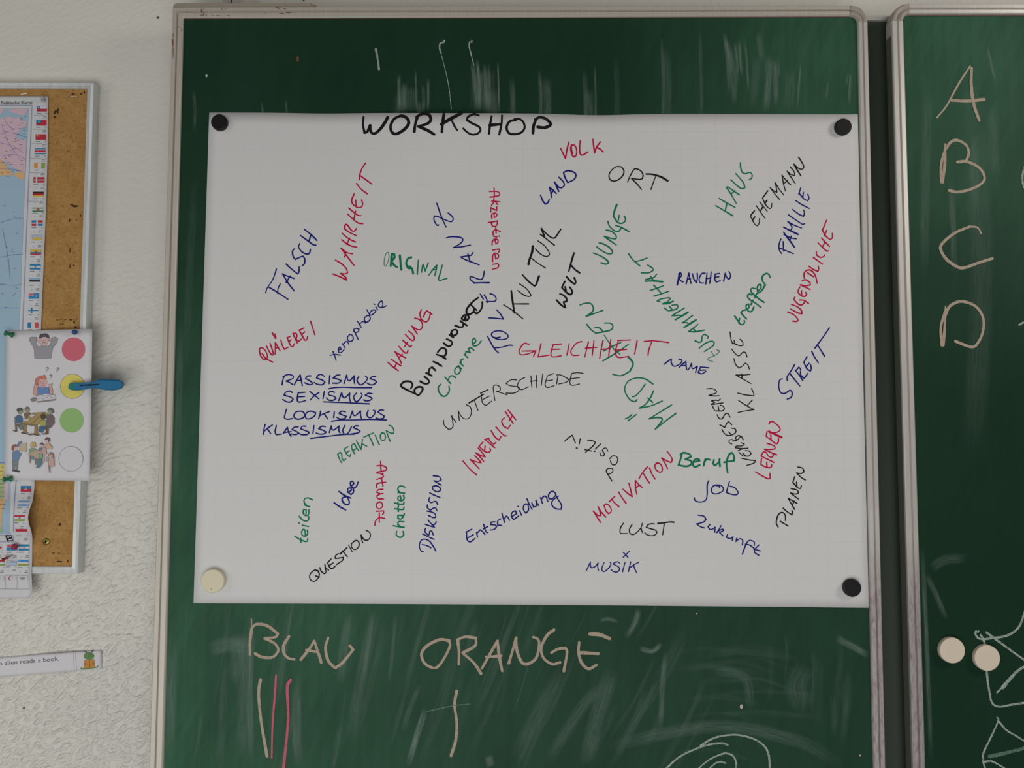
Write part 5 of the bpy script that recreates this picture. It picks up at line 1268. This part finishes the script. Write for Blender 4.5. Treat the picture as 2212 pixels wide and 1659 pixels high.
picture('cartoon of a teacher with a poster before seated pupils',
        [((100, 130, 170), '118,1290 140,1262 178,1268 195,1300 210,1285 215,1295 195,1330 180,1360 122,1368'), ((100, 130, 170), '160,1225 178,1190 205,1178 215,1190 190,1215 172,1240'), ((112, 128, 134), '118,1370 178,1362 172,1450 160,1458 150,1405 145,1455 122,1455'),
         ((56, 58, 60), '118,1456 150,1455 195,1470 188,1482 150,1474 118,1468'), (SK, ell(146, 1245, 24, 28)), ((140, 84, 66), '115,1265 112,1232 130,1212 155,1212 165,1228 140,1235 130,1272'), ((196, 176, 148), '190,1204 260,1196 258,1282 186,1272'),
         ((128, 164, 124), '280,1260 310,1245 348,1255 345,1290 320,1330 285,1300'), (SK, ell(322, 1222, 24, 26)), ((216, 186, 96), '292,1215 308,1190 340,1190 350,1235 338,1240 325,1208 300,1245'), ((110, 130, 160), '290,1310 330,1330 325,1360 300,1350'),
         ((190, 164, 140), '270,1305 350,1262 430,1285 365,1350'), ((150, 120, 100), '285,1320 295,1325 297,1392 288,1390'), ((150, 120, 100), '335,1345 347,1350 348,1410 338,1408'), ((206, 160, 148), '405,1245 440,1235 452,1300 432,1318 405,1290'),
         ((110, 120, 160), '372,1250 400,1240 405,1265 378,1272'), (SK, ell(402, 1220, 19, 22)), ((96, 70, 70), '382,1210 398,1194 420,1202 418,1218 396,1208'), ((214, 172, 140), '428,1215 470,1195 505,1235 500,1258 450,1250'), (SK, ell(455, 1172, 22, 24)),
         ((96, 66, 62), '430,1165 450,1142 478,1150 484,1172 470,1188 462,1165'), ((128, 168, 130), '375,1300 408,1290 412,1345 380,1350'), ((84, 130, 142), '355,1355 400,1352 400,1408 378,1438 348,1436 362,1400'),
         ((220, 212, 210), '468,1290 485,1290 480,1480 470,1482'), ((170, 112, 96), '470,1310 488,1288 515,1300 518,1335 500,1340 495,1318 478,1335'), ((206, 166, 152), '470,1345 520,1340 522,1420 490,1432 470,1410'), ((206, 180, 168), ell(492, 1330, 18, 20))],
        [((150, 110, 96), 1.2, '470,1410 482,1486|430,1320 430,1380|412,1345 415,1400|455,1330 455,1380'), ((70, 60, 66), .6, '152,1245 156,1246|326,1222 330,1223')])

# ------------------------------------------------------------------ clothes peg on the chart's edge
PEG = thing('clothes_peg', 'blue plastic clothes peg clipped to the right edge of the chart at the yellow circle', 'clothes peg', U(205, 832, Y_CORKRAIL - 0.012))
M_PEG = mat('blue_plastic', (4, 110, 158), 0.4, spec=0.3)
M_PEG2 = mat('teal_plastic', (16, 120, 118), 0.4)
yc = chart_surf(U(180, 832, Y_CORKRAIL).x, 1.4)
def arm(outline, yf0, yf1, thick, m, label, squeeze=1.0):
    """Solid arm; depth of its face runs from yf0 at the jaw to yf1 at the grip end."""
    bm = bmesh.new()
    pts = P(outline, R3C)
    d = smooth_runs(pts + [pts[0]], 179)[0][:-1]
    x0, x1 = min(p[0] for p in d), max(p[0] for p in d)
    cy = sum(p[1] for p in d) / len(d)
    fr, mid, bk = [], [], []
    for x, y in d:
        t = (x - x0) / (x1 - x0)
        yy = yf0 + (yf1 - yf0) * t
        q = U(x, y, yy)
        mid.append(q)
        cx_ = (x0 + x1) / 2
        q2 = U(x0 + (x - x0) * 0.985 + 1, cy + (y - cy) * 0.78, yy - thick * 0.35)
        fr.append(q2)
        bk.append(Vector((q.x, q.y + thick * 0.65, q.z)))
    a, b, c3 = [[bm.verts.new(p) for p in r] for r in (fr, mid, bk)]
    bm.faces.new(a); bm.faces.new(c3[::-1])
    n = len(a)
    for r0, r1 in ((a, b), (b, c3)):
        for i in range(n):
            j = (i + 1) % n
            bm.faces.new((r0[i], r0[j], r1[j], r1[i]))
    return obj('arm', bm, m, PEG, label)
OUT = '660,652 672,622 710,612 770,614 860,608 910,600 960,580 1010,578 1080,581 1150,586 1182,606 1188,630 1175,662 1135,680 1080,686 1000,682 920,662 880,664 800,680 740,687 690,684 664,670'
arm(OUT, yc - 0.0056, yc - 0.019, 0.006, M_PEG, 'front arm of the peg')
arm('760,660 800,640 900,622 960,600 1080,590 1150,596 1180,612 1186,634 1172,664 1130,680 1060,684 980,676 900,664 800,672', yc + 0.0016, yc + 0.011, 0.0045, M_PEG, 'back arm of the peg')
bm = bmesh.new()
d = smooth_runs(P('664,652 676,628 710,620 768,622 770,676 710,680 676,672', R3C) + [P('664,652', R3C)[0]], 179)[0][:-1]
prism(bm, [U(x, y, yc - 0.0095) for x, y in d], [U(x, y, yc - 0.0072) for x, y in d])
obj('jaw_pad', bm, M_PEG2, PEG, 'teal green jaw pad')
bm = bmesh.new()
for s in ('780,642 850,632 955,628', '780,636 860,640 955,632', '776,634 774,646'):
    pts = P(s, R3C)
    for a, b in zip(pts, pts[1:]):
        def yy(x):
            return yc - 0.0056 - 0.0134 * (x - 147) / 118 - 0.0021 - 0.0008
        pa, pb = U(*a, yy(a[0])), U(*b, yy(b[0]))
        lathe(bm, pa, pb - pa, [(0, 0), (0.0006, 0), (0.0006, (pb - pa).length), (0, (pb - pa).length)], 8)
obj('spring', bm, mat('spring_steel', (60, 74, 92), 0.3, 0.7), PEG, 'steel wire spring')

# ------------------------------------------------------------------ pins
def pushpin(px, py, y_surf, dirn, m, label, size=1.0):
    t = thing('push_pin', label, 'push pin', U(px, py, y_surf))
    o = U(px, py, y_surf - 0.006)
    dv = Vector(dirn).normalized()
    base = o - dv * 0.006 * size
    bm = bmesh.new()
    k = size
    lathe(bm, base, dv, [(0, 0), (.0042 * k, 0), (.0045 * k, .0006 * k), (.0042 * k, .0014 * k), (.0026 * k, .0020 * k), (.0022 * k, .0048 * k), (.0024 * k, .0074 * k), (.0036 * k, .0086 * k),
                         (.0040 * k, .0096 * k), (.0036 * k, .0108 * k), (0, .0112 * k)], 24)
    obj('pin_head', bm, m, t, None, True)
    bm = bmesh.new()
    lathe(bm, base + dv * 0.0005, -dv, [(0, 0), (.0006, 0), (.0006, .005), (0, .009)], 8)
    obj('pin_needle', bm, mat('steel_needle', (170, 170, 172), 0.25, 0.9), t)
def ballpin(px, py, y_surf, r_px, m, label):
    t = thing('push_pin', label, 'push pin', U(px, py, y_surf))
    r = r_px * (D + y_surf) / F_PX
    o = Vector(U(px, py, y_surf - r - 0.001))
    bm = bmesh.new()
    lathe(bm, o + Vector((0, r, 0)), (0, -1, 0), [(r * math.sin(a), r * (1 - math.cos(a))) for a in (math.pi * i / 14 for i in range(15))], 24)
    obj('pin_head', bm, m, t, None, True)
    bm = bmesh.new()
    lathe(bm, o + Vector((0, r - 0.0005, 0)), (0, 1, 0), [(0, 0), (.0006, 0), (.0006, .003), (0, .008)], 8)
    obj('pin_needle', bm, mat('steel_needle', (170, 170, 172), 0.25, 0.9), t)
M_GP = mat('green_pin_plastic', (10, 112, 72), 0.35)
ys0 = chart_surf(XL, 1.5)
pushpin(18, 721, ys0, (-.75, -1, .25), M_GP, 'green push pin at the upper left corner of the chart')
pushpin(15, 1035, ys0, (-.8, -1, -.05), M_GP, 'green push pin at the lower left corner of the chart')
ballpin(161, 717.5, chart_surf(U(161, 717, Y_CORKRAIL).x, 1.5), 5.6, mat('blue_pin_plastic', (36, 76, 138), 0.3), 'blue round-headed pin at the upper right of the chart')
pushpin(92, 213, Y_CORK - 0.0018, (.25, -1, .2), mat('clear_pin_plastic', (176, 176, 178), 0.15), 'clear grey push pin at the upper corner of the map', 0.8)
ballpin(31, 1181, Y_CORK - 0.003, 6.6, mat('red_pin_plastic', (150, 40, 70), 0.35), 'dark red round-headed pin on the flags near the map bottom')
pushpin(10, 1207, Y_CORK - 0.004, (-.9, -.7, -.5), mat('maroon_pin_plastic', (130, 36, 40), 0.4), 'maroon slanted push pin at the left edge of the map bottom', 0.7)

# ------------------------------------------------------------------ sentence strip on the wall
R5C = (0, 1360, 7.373)
def strip_surf(x, z):
    return Y_WALL - 0.0012 - 0.0035 * math.sin(max(0.0, min(1.0, (U(225, 1425, Y_WALL).x - x) / 0.11)) * math.pi * 0.9) ** 2
STM = on(strip_surf)
st = lambda off: on(strip_surf, off)
strip = thing('sentence_strip', 'narrow paper strip printed with an English sentence and a small green alien, on the wall', 'paper strip', U(110, 1435, Y_WALL))
bm = bmesh.new()
sheet(bm, lambda u: 1429.5 - 25.5 * u, lambda u: 1471 - 26.5 * u + 1.2 * math.sin(math.pi * u), lambda v: -130.0, lambda v: 219.8, STM, 40, 6)
thicken(obj('sheet', bm, M_WHITE, strip, None, True), 0.0003)
text('an alien reads a book.', ((-9, 1438.2), (128, 1427.2), 9.6), st(0.0005), pm((112, 110, 120)), strip, 'printed_text', 'grey printed sentence an alien reads a book')
bm = bmesh.new()
for s in ('1168,375 1180,665', '1197,370 1222,660', '0,462 500,408 1170,362 1600,330', '1612,330 1625,620'):
    strokes(bm, s, R5C, 0.6, st(0.0005))
obj('fold_lines', bm, pm((176, 174, 188)), strip)
bm = bmesh.new()
AG, AO, AD = pm((102, 142, 80)), pm((214, 138, 50)), pm((66, 72, 60))
fill(bm, sub(R5C, ell(1416, 422, 84, 60, 28)), st(0.0006), 0)
fill(bm, P('1335,490 1420,488 1500,472 1508,605 1340,616', R5C), st(0.0008), 1)
fill(bm, sub(R5C, ell(1355, 548, 16, 16)), st(0.001), 0)
fill(bm, sub(R5C, ell(1486, 540, 16, 16)), st(0.001), 0)
strokes(bm, '1290,612 1310,628 1420,618 1540,600 1552,582', R5C, 2.2, st(0.0009), 0, 0)
strokes(bm, '1356,352 1375,372|1470,345 1448,370|2.4:1350,352 1358,358|2.4:1466,346 1474,340|1.6:1412,428 1416,430|1.2:1440,402 1452,396|0.8:1420,490 1424,612', R5C, 1.2, st(0.0011), 0, 2)
fill(bm, sub(R5C, ell(1390, 395, 26, 18)), st(0.0009), 3)
obj('illustration', bm, [AG, AO, AD, pm((112, 140, 104))], strip, 'small green alien with an orange book')
